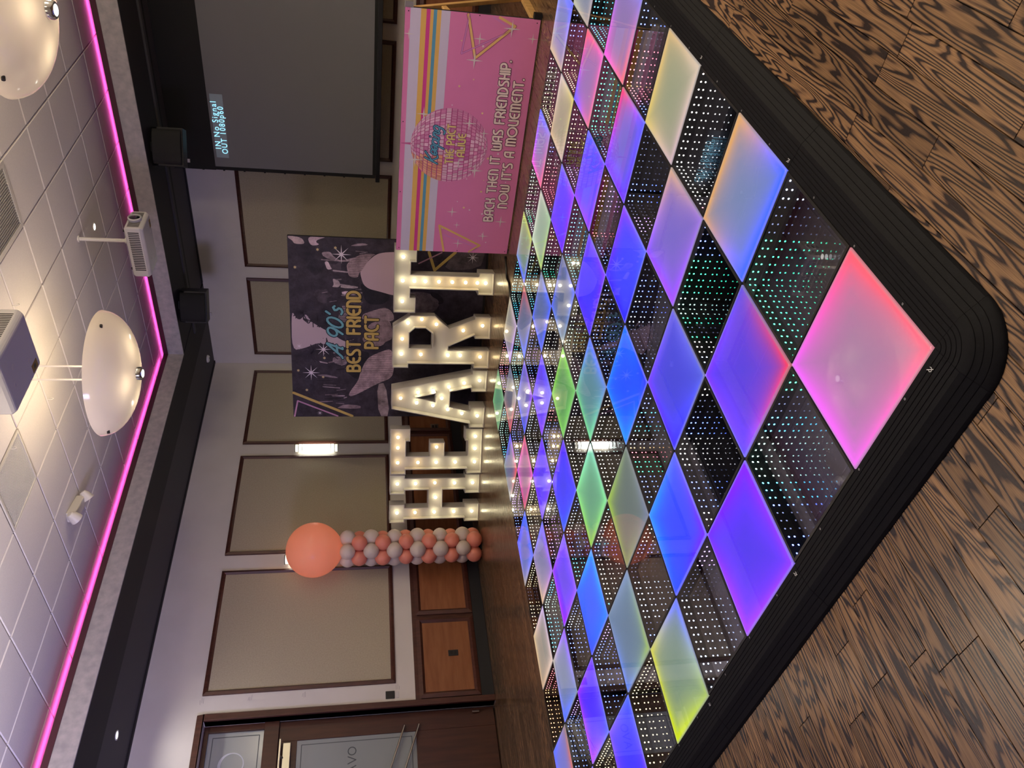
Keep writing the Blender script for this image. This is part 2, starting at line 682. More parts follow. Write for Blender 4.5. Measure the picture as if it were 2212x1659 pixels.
# ceiling: backing with grid, tiles hang in it
cl = MB()
cl.box((XB, YB, ZC + .006), (XW, YW, ZC + .1), MT['ceilgrid'])
CE = cl.obj('ceiling')
tag(CE, 'white suspended tray ceiling of square acoustic tiles', kind='structure')
GS, GX, GY = 0.6099, 5.491, 1.491
tm = MB()
hh = GS / 2 - 0.0075
tm.mesh([(-hh, -hh, .008), (hh, -hh, .008), (hh, hh, .008), (-hh, hh, .008), (-hh, -hh, 0.004), (hh, -hh, .004), (hh, hh, .004), (-hh, hh, .004),
         (-hh + .006, -hh + .006, -.004), (hh - .006, -hh + .006, -.004), (hh - .006, hh - .006, -.004), (-hh + .006, hh - .006, -.004)],
        [(0, 1, 5, 4), (1, 2, 6, 5), (2, 3, 7, 6), (3, 0, 4, 7), (4, 5, 9, 8), (5, 6, 10, 9), (6, 7, 11, 10), (7, 4, 8, 11), (8, 9, 10, 11)], MT['ceiltile'])
for f in tm.f:
    f.reverse()
proto = None
restt = MB()
VENTS = {(1, 1): 'louver', (4, 3): 'perf'}
for L in range(-12, 10):
    for Rk in range(-6, 17):
        cx, cy = GX - (Rk + .5) * GS, GY + (L + .5) * GS
        if cx > FX + .75 or cy > FY + .75 or cx < XB + .2 or cy < YB + .2:
            continue
        if (L, Rk) in VENTS:
            continue
        if in_view((cx, cy, ZC), 150, 150):
            if proto is None:
                proto = tm.obj('ceiling_tile', CE)
                proto.location = (cx, cy, ZC)
            else:
                meshcopy(proto, 'ceiling_tile', CE, (cx, cy, ZC))
        else:
            restt.mesh([(a + cx, b + cy, c + ZC) for a, b, c in tm.v], [tuple(f) for f in tm.f], MT['ceiltile'])
restt.obj('ceiling_tiles', CE, kind='stuff')

# perimeter soffit with fascia, cove lip and magenta LED tape (left run and right run)


def soffit(name, left, label):
    def P(a, b, z):      # a along wall, b distance coordinate (Y for the left run, X for the right run)
        return (a, b, z) if left else (b, a, z)

    def bx(mb, a0, b0, z0, a1, b1, z1, m):
        mb.box(P(a0, b0, z0), P(a1, b1, z1), m)
    F = FY if left else FX
    Wl = YW if left else XW
    a0 = XB if left else YB
    aF = (FX if left else FY)
    aW = (XW if left else YW)
    root = empty(name)
    tag(root, label, kind='structure')
    mb = MB()                         # soffit bottom: black band, then grey band by the wall
    mid = F + .63 if left else F + .70
    bx(mb, a0, F + .02, ZS, aW if left else aF + .0, mid, ZS + .05, MT['soffdark'])
    bx(mb, a0, mid, ZS + .012, aW if left else aF + .0, Wl - .05, ZS + .05, MT['soffgrey'])
    bx(mb, a0, Wl - .05, ZS - .004, aW if left else aF, Wl, ZS + .05, MT['soffdark'])
    mb.obj('soffit_board', root)
    mb = MB()
    bx(mb, a0, F, ZS - .004, aF + .02, F + .02, ZS + .19, MT['fascia'])
    mb.obj('fascia_board', root)
    mb = MB()
    bx(mb, a0, F - .012, ZS + .19, aF + .012, F + .02, ZS + .245, MT['maroon'])
    mb.obj('cove_lip', root)
    mb = MB()
    bx(mb, a0, F + .02, ZS + .15, aF + .9, F + .9, ZS + .17, MT['maroon'])
    bx(mb, a0, F + .86, ZS + .17, aF + .9, F + .9, ZC + .02, MT['maroon'])
    mb.obj('cove_shelf', root)
    mb = MB()
    o_ = .50 if left else .63
    bx(mb, a0, F + o_, ZS + .408, aF + o_, F + o_ + .03, ZS + .413, MT['led_pink'])
    mb.obj('led_tape', root, label='magenta glowing LED tape')
    return root


soffit('trim_1', True, 'dark soffit with grey fascia and magenta lit cove above the left wall')
SR = soffit('trim_2', False, 'dark soffit with grey fascia and magenta lit cove above the right wall')
# curtain track lines in the right soffit
tk = MB()
tk.box((7.86, -2, ZS - .02), (7.94, 6.2, ZS + .02), MT['soffgrey'])
tk.box((7.96, -2, ZS - .012), (8.04, 6.2, ZS + .02), MT['blackmat'])
tag(tk.obj('curtain_track'), 'grey and black curtain track running along the right soffit', 'curtain track')


# ------------------------------------------------------------------ wall panels
def wallT(left):
    if left:                      # local x = +X, local y = Z, local z = out of the wall (-Y)
        return Matrix(((1, 0, 0, 0), (0, 0, -1, YW), (0, 1, 0, 0), (0, 0, 0, 1)))
    return Matrix(((0, 0, -1, XW), (-1, 0, 0, 0), (0, 1, 0, 0), (0, 0, 0, 1)))   # local x = -Y


def frame_into(mb, T, x0, x1, z0, z1, w, d, m):
    for k in range(4):
        o = [(x0, z0), (x1, z0), (x1, z1), (x0, z1)]
        i = [(x0 + w, z0 + w), (x1 - w, z0 + w), (x1 - w, z1 - w), (x0 + w, z1 - w)]
        a, b = o[k], o[(k + 1) % 4]
        c, e = i[(k + 1) % 4], i[k]
        mid = lambda p, q, f: (p[0] + (q[0] - p[0]) * f, p[1] + (q[1] - p[1]) * f)
        m1, m2 = mid(a, e, .6), mid(b, c, .6)
        ring = [[(a, 0), (b, 0)], [(a, d * .7), (b, d * .7)], [(m1, d), (m2, d)], [(e, d * .45), (c, d * .45)], [(e, 0), (c, 0)]]
        for r0, r1 in zip(ring[:-1], ring[1:]):
            mb.face([T @ Vector((r0[0][0][0], r0[0][0][1], r0[0][1])), T @ Vector((r0[1][0][0], r0[1][0][1], r0[1][1])),
                     T @ Vector((r1[1][0][0], r1[1][0][1], r1[1][1])), T @ Vector((r1[0][0][0], r1[0][0][1], r1[0][1]))], m)


def fabric_panel(wall, left, x0, x1, z0=1.15, z1=3.29):
    T = wallT(left)
    mb = MB()
    mb.box((x0 + .03, z0 + .03, 0.0), (x1 - .03, z1 - .03, .012), MT['fabric'], T)
    p = mb.obj('fabric_panel', wall)
    mb = MB()
    frame_into(mb, T, x0, x1, z0, z1, .052, .035, MT['darkwood'])
    mb.obj('panel_molding', p)


for (a, b) in ((3.08, 4.73), (4.98, 6.73), (6.98, 8.65)):
    fabric_panel(WL, True, a, b)
for (a, b) in ((-2.6, -1.0), (-0.8, 0.75)):
    fabric_panel(WL, True, a, b)
for (a, b) in ((5.887, 7.385), (4.07, 5.675), (2.22, 3.857), (0.38, 2.01), (-1.46, 0.17), (-3.3, -1.67)):
    fabric_panel(WR, False, -b, -a)


def wainscot(wall, left, spans, lim):
    T = wallT(left)
    mb = MB()                                # cap rail and field boards
    for (a, b) in lim:
        mb.box((a, .86, 0), (b, .925, .028), MT['darkwood'], T)
        mb.box((a, .15, 0), (b, .86, .012), MT['darkwood'], T)
    mb.obj('wainscot_rail', wall)
    for (a, b) in spans:
        mb = MB()
        mb.box((a + .05, .2, 0.012), (b - .05, .845, .02), MT['wainscot'], T)
        p = mb.obj('wainscot_panel', wall)
        mb = MB()
        frame_into(mb, T, a, b, .155, .88, .075, .045, MT['darkwood'])
        mb.obj('wainscot_molding', p)


sp = []
x = 2.86
while x < XW - .2:
    sp.append((x + .0, min(x + 1.05, XW - .03)))
    x += 1.09
wainscot(WL, True, sp, [(2.85, XW), (XB, 0.85)])
sp = []
y = -YW + .03
while y < 3.6:
    sp.append((y, y + 1.05))
    y += 1.09
wainscot(WR, False, sp, [(-YW, -YB)])
mb = MB()
mb.box((2.85, YW - .022, 0), (XW, YW, .152), MT['baseboard'])
mb.box((XB, YW - .022, 0), (.85, YW, .152), MT['baseboard'])
tag(mb.obj('baseboard_left', bevel=.004), 'black baseboard under the left wall wainscot', kind='structure')
mb = MB()
mb.box((XW - .022, YB, 0), (XW, YW - .022, .152), MT['baseboard'])
tag(mb.obj('baseboard_right', bevel=.004), 'black baseboard under the right wall', kind='structure')

# ------------------------------------------------------------------ door
DR = empty('door_1', (1.85, YW, 0))
tag(DR, 'dark wood double door with etched glass, transom window and slanted steel pull bars', kind='structure')


def dchild(mb, name, parent=DR, **kw):
    o = mb.obj(name, parent, **kw)
    if parent is DR:
        o.location = (-1.85, -YW, 0)
    return o


mb = MB()
for (a, b) in ((DX1, DX1 + .068), (DX0 - .068, DX0)):
    mb.box((a, YW - .03, 0), (b, YW + .12, DZ), MT['darkwood'])
mb.box((DX0 - .068, YW - .03, DZ), (DX1 + .068, YW + .12, DZ + .07), MT['darkwood'])
dchild(mb, 'door_casing', bevel=.006)
mb = MB()
mb.box((DX0, YW + .10, 2.44), (DX1, YW + .18, 2.60), MT['doorwood'])
mb.box((DX0, YW + .12, 3.19), (DX1, YW + .2, DZ), MT['doorwood'])
mb.box((DX1 - .07, YW + .12, 2.6), (DX1, YW + .2, 3.19), MT['doorwood'])
mb.box((DX0, YW + .12, 2.6), (DX0 + .07, YW + .2, 3.19), MT['doorwood'])
dchild(mb, 'transom_bar', bevel=.004)
mb = MB()
mb.box((DX0 + .07, YW + .15, 2.6), (DX1 - .07, YW + .158, 3.19), MT['doorglass'])
tg = dchild(mb, 'transom_glass')
mb = MB()
Tg = Matrix(((1, 0, 0, 0), (0, 0, -1, YW + .149), (0, 1, 0, 0), (0, 0, 0, 1)))
mb.stroke([(DX0 + .12, 2.65), (DX1 - .12, 2.65), (DX1 - .12, 3.14), (DX0 + .12, 3.14)], .008, MT['etch'], Tg, closed=True)
for k in range(36):
    a = math.pi * (2 * k / 36)
    if k % 36 in range(0, 36):
        w0 = .012 + .018 * max(0, math.sin(a))
        p = [(2.36 + .125 * math.cos(a + s), 2.915 + .125 * math.sin(a + s)) for s in (0, math.pi / 18)]
        mb.stroke(p, w0, MT['etchlite'], Tg, z=.001)
mb.obj('etched_border', tg)
for leaf, (a, b) in enumerate(((1.86, DX1 - .005), (DX0 + .005, 1.845))):
    mb = MB()
    y0, y1 = YW + .125, YW + .165
    g0, g1, gz0, gz1 = a + .22, b - .22, .93, 2.24
    mb.box((a, y0, .012), (g0, y1, 2.435), MT['doorwood'])
    mb.box((g1, y0, .012), (b, y1, 2.435), MT['doorwood'])
    mb.box((g0, y0, .012), (g1, y1, gz0), MT['doorwood'])
    mb.box((g0, y0, gz1), (g1, y1, 2.435), MT['doorwood'])
    dl = dchild(mb, 'door_leaf', bevel=.003)
    mb = MB()
    mb.box((g0, y0 + .014, gz0), (g1, y0 + .022, gz1), MT['doorglass'])
    dg = dchild(mb, 'door_glass')
    mb = MB()
    T2 = Matrix(((1, 0, 0, 0), (0, 0, -1, y0 + .013), (0, 1, 0, 0), (0, 0, 0, 1)))
    mb.stroke([(g0 + .05, gz0 + .05), (g1 - .05, gz0 + .05), (g1 - .05, gz1 - .05), (g0 + .05, gz1 - .05)], .008, MT['etch'], T2, closed=True)
    if leaf == 0:
        # etched capitals, read from the far side of the glass, so mirrored here
        h = .085
        xx = 2.44
        GL = {'O': ([(.5 + .5 * math.cos(t * .3927), .5 + .5 * math.sin(t * .3927)) for t in range(17)], .92),
              'V': ([(0, 1), (.45, 0), (.9, 1)], .9), 'A': ([(0, 0), (.45, 1), (.9, 0)], .9), 'T': ([(0, 1), (.9, 1), (.45, 1), (.45, 0)], .9)}
        for ch in 'OVA':
            pts, wd_ = GL[ch]
            mb.stroke([(xx - p[0] * h, 1.60 + p[1] * h) for p in pts], .011, MT['etch'], T2, z=.001)
            if ch == 'A':
                mb.stroke([(xx - .2 * h, 1.60 + .35 * h), (xx - .7 * h, 1.60 + .35 * h)], .008, MT['etch'], T2, z=.001)
            xx -= (wd_ + .28) * h
    mb.obj('etched_lettering', dg)
    if leaf == 0:
        for z0 in (1.063, .899):
            mb = MB()
            p0, p1 = Vector((2.60, YW + .07, z0)), Vector((1.94, YW + .07, z0 + .24))
            mb.tube([p0 + (p0 - p1).normalized() * .01, p1], .011, MT['steel'], 10)
            mb.tube([p0, p0 + Vector((0, .06, 0))], .010, MT['steel'], 8)
            mb.tube([p1, p1 + Vector((0, .06, 0))], .010, MT['steel'], 8)
            dchild(mb, 'pull_bar', smooth=True)
        mb = MB()
        mb.box((2.19, y0 - .055, 2.30), (2.52, y0, 2.385), MT['steel'])
        mb.box((2.1, y0 - .10, 2.40), (2.55, y0 - .075, 2.425), MT['steel'])
        mb.tube([(2.36, y0 - .05, 2.38), (2.36, y0 - .09, 2.41)], .015, MT['steel'], 8)
        dchild(mb, 'door_closer', bevel=.006)
        mb = MB()
        mb.tube([(2.72, y0 - .03, .19), (2.72, y0 - .03, .27)], .012, MT['steel'], 8)
        dchild(mb, 'hinge', smooth=True)
mb = MB()
mb.box((DX0 - .1, YW + .4, 0), (DX1 + .1, YW + .42, 3.4), MT['wall'])
dchild(mb, 'lobby_wall_piece')

# scuffs beside the door on the wall are shallow paint marks
mb = MB()
TL = wallT(True)
rs = random.Random(5)
mkm = mat('paint_scuff', rgb(168, 162, 160), 0.8)
for zz in (3.27, 2.76, 2.17, 1.11):
    for k in range(3):
        a = 2.985 + rs.random() * .02
        mb.stroke([(a, zz + k * .017), (a + .035 + rs.random() * .03, zz + k * .017 + rs.uniform(-.006, .006))], .004, mkm, TL, z=.0015)
mb.obj('paint_scuff', WL)

# ------------------------------------------------------------------ dance floor
TZ = 0.06
TS = 0.5
FR = {  # corner colours T (i+1,j), R (i,j), B (i,j+1), L (i+1,j+1) and centre, read tile by tile
    (0, 0): ((245, 105, 112), (242, 108, 128), (236, 122, 236), (236, 116, 242), (172, 140, 172)),
    (1, 1): ((92, 82, 182), (236, 76, 96), (104, 90, 240), (132, 70, 242), (88, 74, 205)),
    (2, 2): ((108, 104, 188), (94, 104, 186), (60, 50, 242), (116, 66, 222), (80, 84, 200)),
    (3, 3): ((0, 122, 246), (0, 58, 255), (48, 146, 224), (20, 130, 255), (25, 92, 232)),
    (4, 4): ((110, 130, 240), (108, 138, 188), (130, 222, 162), (122, 192, 130), (106, 148, 158)),
    (5, 5): ((138, 208, 88), (128, 196, 118), (132, 202, 108), (138, 202, 98), (108, 158, 108)),
    (6, 6): ((110, 80, 232), (118, 118, 230), (150, 88, 250), (130, 98, 240), (110, 88, 200)),
    (7, 7): ((130, 118, 200), (160, 98, 202), (88, 108, 222), (110, 118, 182), (118, 118, 168)),
    (8, 8): ((110, 116, 140), (118, 128, 150), (232, 86, 98), (138, 140, 138), (108, 114, 128)),
    (9, 9): ((118, 170, 122), (120, 168, 128), (126, 172, 128), (118, 168, 120), (108, 148, 124)),
    (2, 0): ((218, 166, 106), (70, 110, 244), (72, 110, 248), (218, 166, 106), (130, 150, 182)),
    (3, 1): ((204, 166, 136), (150, 118, 192), (162, 88, 232), (150, 88, 242), (124, 112, 190)),
    (4, 2): ((140, 78, 242), (80, 100, 242), (58, 48, 248), (70, 58, 248), (74, 84, 224)),
    (5, 3): ((100, 84, 202), (130, 68, 250), (90, 68, 250), (80, 58, 242), (74, 68, 220)),
    (6, 4): ((108, 114, 140), (88, 108, 200), (128, 158, 160), (88, 108, 205), (108, 118, 142)),
    (7, 5): ((128, 138, 150), (78, 108, 242), (108, 118, 202), (98, 118, 224), (104, 118, 150)),
    (8, 6): ((200, 84, 88), (128, 134, 150), (88, 118, 232), (128, 138, 160), (112, 122, 145)),
    (9, 7): ((192, 180, 150), (192, 168, 202), (172, 138, 222), (180, 178, 158), (150, 148, 140)),
    (4, 0): ((208, 176, 126), (206, 190, 172), (206, 178, 188), (212, 192, 116), (164, 170, 142)),
    (5, 1): ((236, 86, 104), (90, 100, 252), (120, 68, 255), (110, 70, 252), (114, 108, 190)),
    (6, 2): ((90, 100, 242), (120, 78, 255), (150, 78, 252), (140, 78, 252), (94, 88, 225)),
    (7, 3): ((108, 108, 192), (150, 78, 255), (110, 58, 255), (100, 68, 242), (84, 74, 225)),
    (8, 4): ((200, 200, 190), (150, 192, 150), (190, 212, 118), (200, 220, 200), (154, 186, 164)),
    (9, 5): ((190, 202, 108), (190, 202, 98), (70, 98, 242), (130, 150, 190), (138, 158, 128)),
    (6, 0): ((120, 124, 190), (136, 130, 202), (242, 116, 128), (234, 106, 222), (150, 130, 178)),
    (7, 1): ((244, 106, 106), (232, 118, 202), (232, 126, 138), (70, 90, 252), (148, 128, 180)),
    (8, 2): ((202, 190, 190), (218, 206, 116), (192, 174, 168), (218, 190, 148), (164, 164, 140)),
    (9, 3): ((90, 110, 252), (150, 138, 190), (242, 116, 138), (236, 106, 232), (154, 138, 180)),
    (9, 1): ((118, 140, 242), (110, 118, 252), (202, 180, 158), (206, 184, 148), (140, 144, 185)),
    (8, 0): ((110, 130, 220), (150, 160, 200), (190, 170, 160), (190, 190, 170), (140, 150, 170)),
    (0, 2): ((132, 60, 242), (142, 76, 232), (170, 80, 232), (110, 48, 232), (88, 74, 215)),
    (1, 3): ((96, 104, 242), (112, 40, 252), (0, 84, 255), (0, 150, 255), (64, 84, 225)),
    (2, 4): ((118, 130, 120), (108, 118, 140), (130, 142, 98), (152, 184, 86), (104, 118, 120)),
    (3, 5): ((150, 222, 200), (140, 222, 158), (152, 204, 86), (140, 222, 148), (114, 170, 144)),
    (4, 6): ((112, 70, 242), (80, 78, 242), (68, 110, 255), (100, 58, 242), (74, 74, 215)),
    (5, 7): ((120, 78, 242), (118, 82, 248), (122, 80, 252), (126, 70, 252), (108, 84, 215)),
    (6, 8): ((222, 106, 118), (222, 106, 202), (224, 98, 106), (212, 106, 222), (150, 114, 150)),
    (7, 9): ((90, 100, 242), (234, 98, 86), (118, 130, 150), (110, 132, 118), (110, 114, 140)),
    (0, 4): ((100, 120, 232), (170, 192, 108), (204, 222, 76), (204, 202, 92), (128, 152, 140)),
    (1, 5): ((118, 140, 172), (152, 178, 98), (98, 130, 205), (108, 130, 150), (104, 130, 155)),
    (2, 6): ((90, 172, 255), (28, 130, 255), (20, 78, 255), (20, 98, 255), (70, 108, 225)),
    (3, 7): ((130, 110, 232), (152, 98, 252), (162, 68, 252), (172, 88, 242), (108, 84, 212)),
    (4, 8): ((110, 120, 242), (172, 108, 222), (222, 190, 148), (150, 138, 190), (138, 138, 165)),
    (5, 9): ((90, 120, 252), (98, 118, 242), (182, 170, 148), (70, 88, 252), (118, 130, 180)),
    (0, 6): ((80, 110, 242), (120, 70, 240), (90, 60, 240), (132, 90, 232), (70, 68, 230)),
    (1, 7): ((120, 80, 242), (90, 110, 252), (192, 98, 252), (152, 68, 242), (80, 64, 235)),
    (2, 8): ((152, 88, 242), (130, 150, 172), (78, 110, 232), (192, 186, 168), (128, 144, 165)),
    (3, 9): ((202, 180, 222), (222, 200, 188), (202, 170, 138), (212, 190, 148), (164, 160, 150)),
    (1, 9): ((150, 130, 130), (236, 106, 84), (150, 120, 200), (88, 120, 252), (128, 138, 200)),
    (0, 8): ((120, 90, 220), (90, 90, 240), (120, 120, 220), (150, 110, 220), (100, 95, 200)),
}
LEDC = {'w': (1, .95, .85), 'g': (.05, 1, .42), 'G': (.55, 1, .8), 'b': (.12, .2, 1), 'B': (.6, .72, 1), 'c': (.08, .65, 1),
        'p': (.5, .25, 1), 'y': (1, .8, .4), 'r': (1, .18, .22), 'o': (1, .45, .15), '.': (.03, .035, .06)}
LED = {
    (1, 0): ('BBB....gggggg', 'ggggggggggggg'), (0, 1): ('ggg...cccGGGG', 'GGGcccb...bbb'),
    (2, 1): ('b.bbbggggggGG', 'GGgg..gwwwBBw'), (1, 2): ('www...bbbbwww', 'www..bb.bbwww'),
    (0, 3): ('pppppp.......', 'BBBBBBBBBBBBB'), (3, 0): ('wwwwwwwwwwwww', 'wwwwwwwwwwwrw'),
    (0, 5): ('yyyyyyyyyyyyy', 'yyyyyyyyyyyyy'), (2, 3): ('..bbbcbbccBBB', 'orrgggbbbbbcB'),
    (1, 4): ('cwwwwwbbb....', '..BBBBBBB..bb'), (2, 5): ('bcwwwwwwwwwcb', 'bbwwwwwwwwwcb'),
    (3, 4): ('wwwwwwwwwwwww', 'GGGwwwwwwwwww'), (4, 3): ('bbbbbbb.b.bbb', 'bbbbbbbbbbbbb'),
    (3, 2): ('....bbbbBbbBB', '........b..bB'), (4, 1): ('.........bbbb', '....ppppp...p'),
    (5, 0): ('bbbb...rrrrrr', 'orrrrrppbbbbb'), (5, 2): ('ppppppppp....', 'rr...bbbbbb.p'),
    (6, 1): ('ccggggggggggg', 'gcc....bbbbBB'), (7, 0): ('ggggggggccccc', 'ccccccccggggg'),
    (7, 2): ('wwwwyyyyyy...', '..ppppppppppp'), (8, 1): ('.b.bbb...yyyy', 'yyyyyyyyyyrrr'),
    (8, 3): ('b.bb.wwrrrrrr', 'rrrrrrrr.bbbb'), (9, 2): ('rwwwwwwwwyyyy', 'yyyyyyyyyyyyy'),
    (9, 4): ('GGGGGwwwwwwww', 'GGGgggGGGGGww'), (6, 3): ('GGcccccccGGGG', 'ccccGGcccbbbb'),
    (5, 4): ('GGwwwwGGGGGGG', 'wwwwwwwwwwwww'), (6, 5): ('BBBBBBwwwwwww', 'BBBBwwwwwBBBB'),
    (7, 4): ('yyyywwwwGGGGG', 'gggwwwwwwwwww'), (4, 5): ('wwwwwwwwwwwww', 'wwwwwwwwwwwww'),
    (3, 6): ('bbbbbbBBBBwww', 'bbbbbbcccccww'), (2, 7): ('....bbbbBBBBB', 'bbbbbb.......'),
    (1, 6): ('.ppppppbbbbbb', 'bbbbbb.bbb...'), (3, 8): ('.GGccccccGGGG', 'GGGccccccccGG'),
    (4, 7): ('ppppBBBBBBBpp', 'ppppppppppp.p'), (2, 9): ('orrrrrrrrrrro', 'ooooooooooooo'),
    (4, 9): ('yyyyyyyyyyyyy', '....yyyyyyyyy'), (3, 10): ('', ''), (5, 6): ('bbbbrrrrbbbbb', 'bbbbbbbbbbbbb'),
    (1, 8): ('pppppppppbbbb', 'bbbbbbbbbbbbb'), (0, 7): ('yyyyyyyyyyyyy', 'yyyyyyyyyyyyy'),
}
fall = random.Random(11)
GRID = [0, .022, .05, .085, .13, .2, .3, .4, .5, .6, .7, .8, .87, .915, .95, .978, 1]


def lerp3(a, b, t):
    return tuple(a[k] + (b[k] - a[k]) * t for k in range(3))


def frosted(i, j):
    T, Rc, B, L, C = [tuple(s2l(c) for c in col) for col in FR[(i, j)]]
    g = .0045
    vs, cs, fs = [], [], []
    n = len(GRID)
    wob = fall.random() * 6
    for a, u in enumerate(GRID):
        for b, v in enumerate(GRID):
            vs.append((i * TS + g + u * (TS - 2 * g), j * TS + g + v * (TS - 2 * g), TZ + .0008))
            e = lerp3(lerp3(Rc, T, u), lerp3(B, L, u), v)
            d = min(u, 1 - u, v, 1 - v)
            w = math.exp(-d / (.085 + .03 * math.sin(wob + 5 * u + 3 * v)))
            w2 = .45 * math.exp(-d / .28)
            c = lerp3(tuple(x * .82 for x in C), e, min(1, w + w2))
            k = 1 + .22 * w
            lum = .3 * c[0] + .5 * c[1] + .2 * c[2]
            c = tuple(max(0, lum + 1.18 * (x - lum)) * k for x in c)
            c = (c[0], c[1], c[2] * (1 + .8 * max(0, c[2] - max(c[0], c[1]))))   # blue diodes are the strongest
            if d < .01:
                c = lerp3(c, (.30, .30, .33), .6)
            cs.append(c + (1,))
    for a in range(n - 1):
        for b in range(n - 1):
            fs.append((a * n + b, (a + 1) * n + b, (a + 1) * n + b + 1, a * n + b + 1))
    base = len(vs)
    x0, x1, y0, y1 = i * TS + g, (i + 1) * TS - g, j * TS + g, (j + 1) * TS - g
    ring = [0, (n - 1) * n, n * n - 1, n - 1]
    for (x, y) in ((x0, y0), (x1, y0), (x1, y1), (x0, y1)):
        vs.append((x, y, .03))
        cs.append((.01, .01, .012, 1))
    for k in range(4):
        fs.append((base + k, base + (k + 1) % 4, ring[(k + 1) % 4], ring[k]))
    me = bpy.data.meshes.new('frosted_panel')
    me.from_pydata(vs, [], fs)
    me.materials.append(MT['frost'])
    at = me.color_attributes.new('Col', 'FLOAT_COLOR', 'POINT')
    at.data.foreach_set('color', [x for c in cs for x in c])
    me.polygons.foreach_set('use_smooth', [k < (n - 1) ** 2 for k in range(len(fs))])
    me.update()
    o = bpy.data.objects.new('frosted_panel', me)
    COL.objects.link(o)
    o.parent = DF
    return o


mir = None
BF = .011        # black edge of a mirror panel
mb = MB()
a0, a1 = .004, TS - .004
b0, b1 = a0 + BF, a1 - BF
for k, (p, q, r, s) in enumerate((((a0, a0), (a1, a0), (b1, b0), (b0, b0)), ((a1, a0), (a1, a1), (b1, b1), (b1, b0)),
                                 ((a1, a1), (a0, a1), (b0, b1), (b1, b1)), ((a0, a1), (a0, a0), (b0, b0), (b0, b1)))):
    mb.face([(p[0], p[1], TZ), (q[0], q[1], TZ), (r[0], r[1], TZ), (s[0], s[1], TZ)], MT['black'])
    mb.face([(s[0], s[1], TZ), (r[0], r[1], TZ), (r[0], r[1], .030), (s[0], s[1], .030)], MT['blackmat'])
    mb.face([(q[0], q[1], TZ), (p[0], p[1], TZ), (p[0], p[1], .029), (q[0], q[1], .029)], MT['blackmat'])
mb.face([(b0, b0, TZ - .0006), (b1, b0, TZ - .0006), (b1, b1, TZ - .0006), (b0, b1, TZ - .0006)], MT['twoway'])
mb.face([(b0, b0, .030), (b1, b0, .030), (b1, b1, .030), (b0, b1, .030)], MT['mirror'])
MIRROR_PROTO = mb


def led_ring(i, j):
    key = (i, j)
    if key in LED and LED[key][0]:
        sx, sy = LED[key]
    else:
        pal = fall.choice(['wwBB', 'bbpp', 'yyww', 'ppbb', 'ccGG', 'rrpp'])
        sx = ''.join(fall.choice(pal) * 3 for _ in range(5))[:13]
        sy = ''.join(fall.choice(pal) * 3 for _ in range(5))[:13]
    vs, fs, cs = [], [], []
    zl = .0412
    r = .0038
    N = 13
    span = b1 - b0

    def dot(c, nx, ny, col):
        base = len(vs)
        tx, ty = -ny, nx
        for k in range(6):
            a = math.pi / 3 * k
            vs.append((c[0] + tx * r * math.cos(a), c[1] + ty * r * math.cos(a), c[2] + r * math.sin(a)))
            cs.append(col)
        vs.append((c[0] + nx * r * .7, c[1] + ny * r * .7, c[2]))
        cs.append(col)
        for k in range(6):
            fs.append((base + k, base + (k + 1) % 6, base + 6))
    for k in range(N):
        t = b0 + span * (k + .55) / N
        tr = b0 + span * (N - k - .45) / N
        # far side x=b1, from the T corner (y=b0) to the L corner (y=b1); far side y=b1 from L (x=b1) to B (x=b0)
        cx = LEDC[sx[k]] + (1,)
        cy = LEDC[sy[k]] + (1,)
        dot((b1 - .0004, t, zl), -1, 0, cx)
        dot((tr, b1 - .0004, zl), 0, -1, cy)
        dot((b0 + .0004, t, zl), 1, 0, cy)
        dot((tr, b0 + .0004, zl), 0, 1, cx)
    me = bpy.data.meshes.new('led_pixels')
    me.from_pydata(vs, [], fs)
    me.materials.append(MT['led'])
    at = me.color_attributes.new('Col', 'FLOAT_COLOR', 'POINT')
    at.data.foreach_set('color', [x for c in cs for x in c])
    me.update()
    o = bpy.data.objects.new('led_pixels', me)
    COL.objects.link(o)
    o['kind'] = 'stuff'
    return o


for i in range(10):
    for j in range(10):
        if (i + j) % 2 == 0:
            frosted(i, j)
        else:
            if mir is None:
                mir = MIRROR_PROTO.obj('mirror_panel', DF)
                o = mir
            else:
                o = meshcopy(mir, 'mirror_panel', DF)
            o.location = (i * TS, j * TS, 0)
            lo = led_ring(i, j)
            lo.parent = o
mb = MB()
mb.box((0, 0, .001), (5, 5, .0285), MT['blackmat'])
mb.obj('base_tray', DF)
# ramps along the two near edges: rubber pieces of 1 m with grooves, and a rounded corner piece
PROF = [(0.0, TZ), (-.012, TZ), (-.10, .048), (-.168, .010), (-.176, .0), ]


def groove_profile():
    out = [(0.0, TZ + .0002), (-.006, TZ + .0002)]
    seg = [(-.006, TZ), (-.098, .047), (-.170, .010)]
    for (p, q), n in (((seg[0], seg[1]), 6), ((seg[1], seg[2]), 4)):
        for k in range(1, n + 1):
            t = k / n
            a, z = p[0] + (q[0] - p[0]) * t, p[1] + (q[1] - p[1]) * t
            out += [(a + .0022, z + .0006), (a + .0011, z - .0014), (a, z)] if t < 1 else [(a, z)]
    out += [(-.176, .003), (-.177, 0.0005)]
    return out


GP = groove_profile()


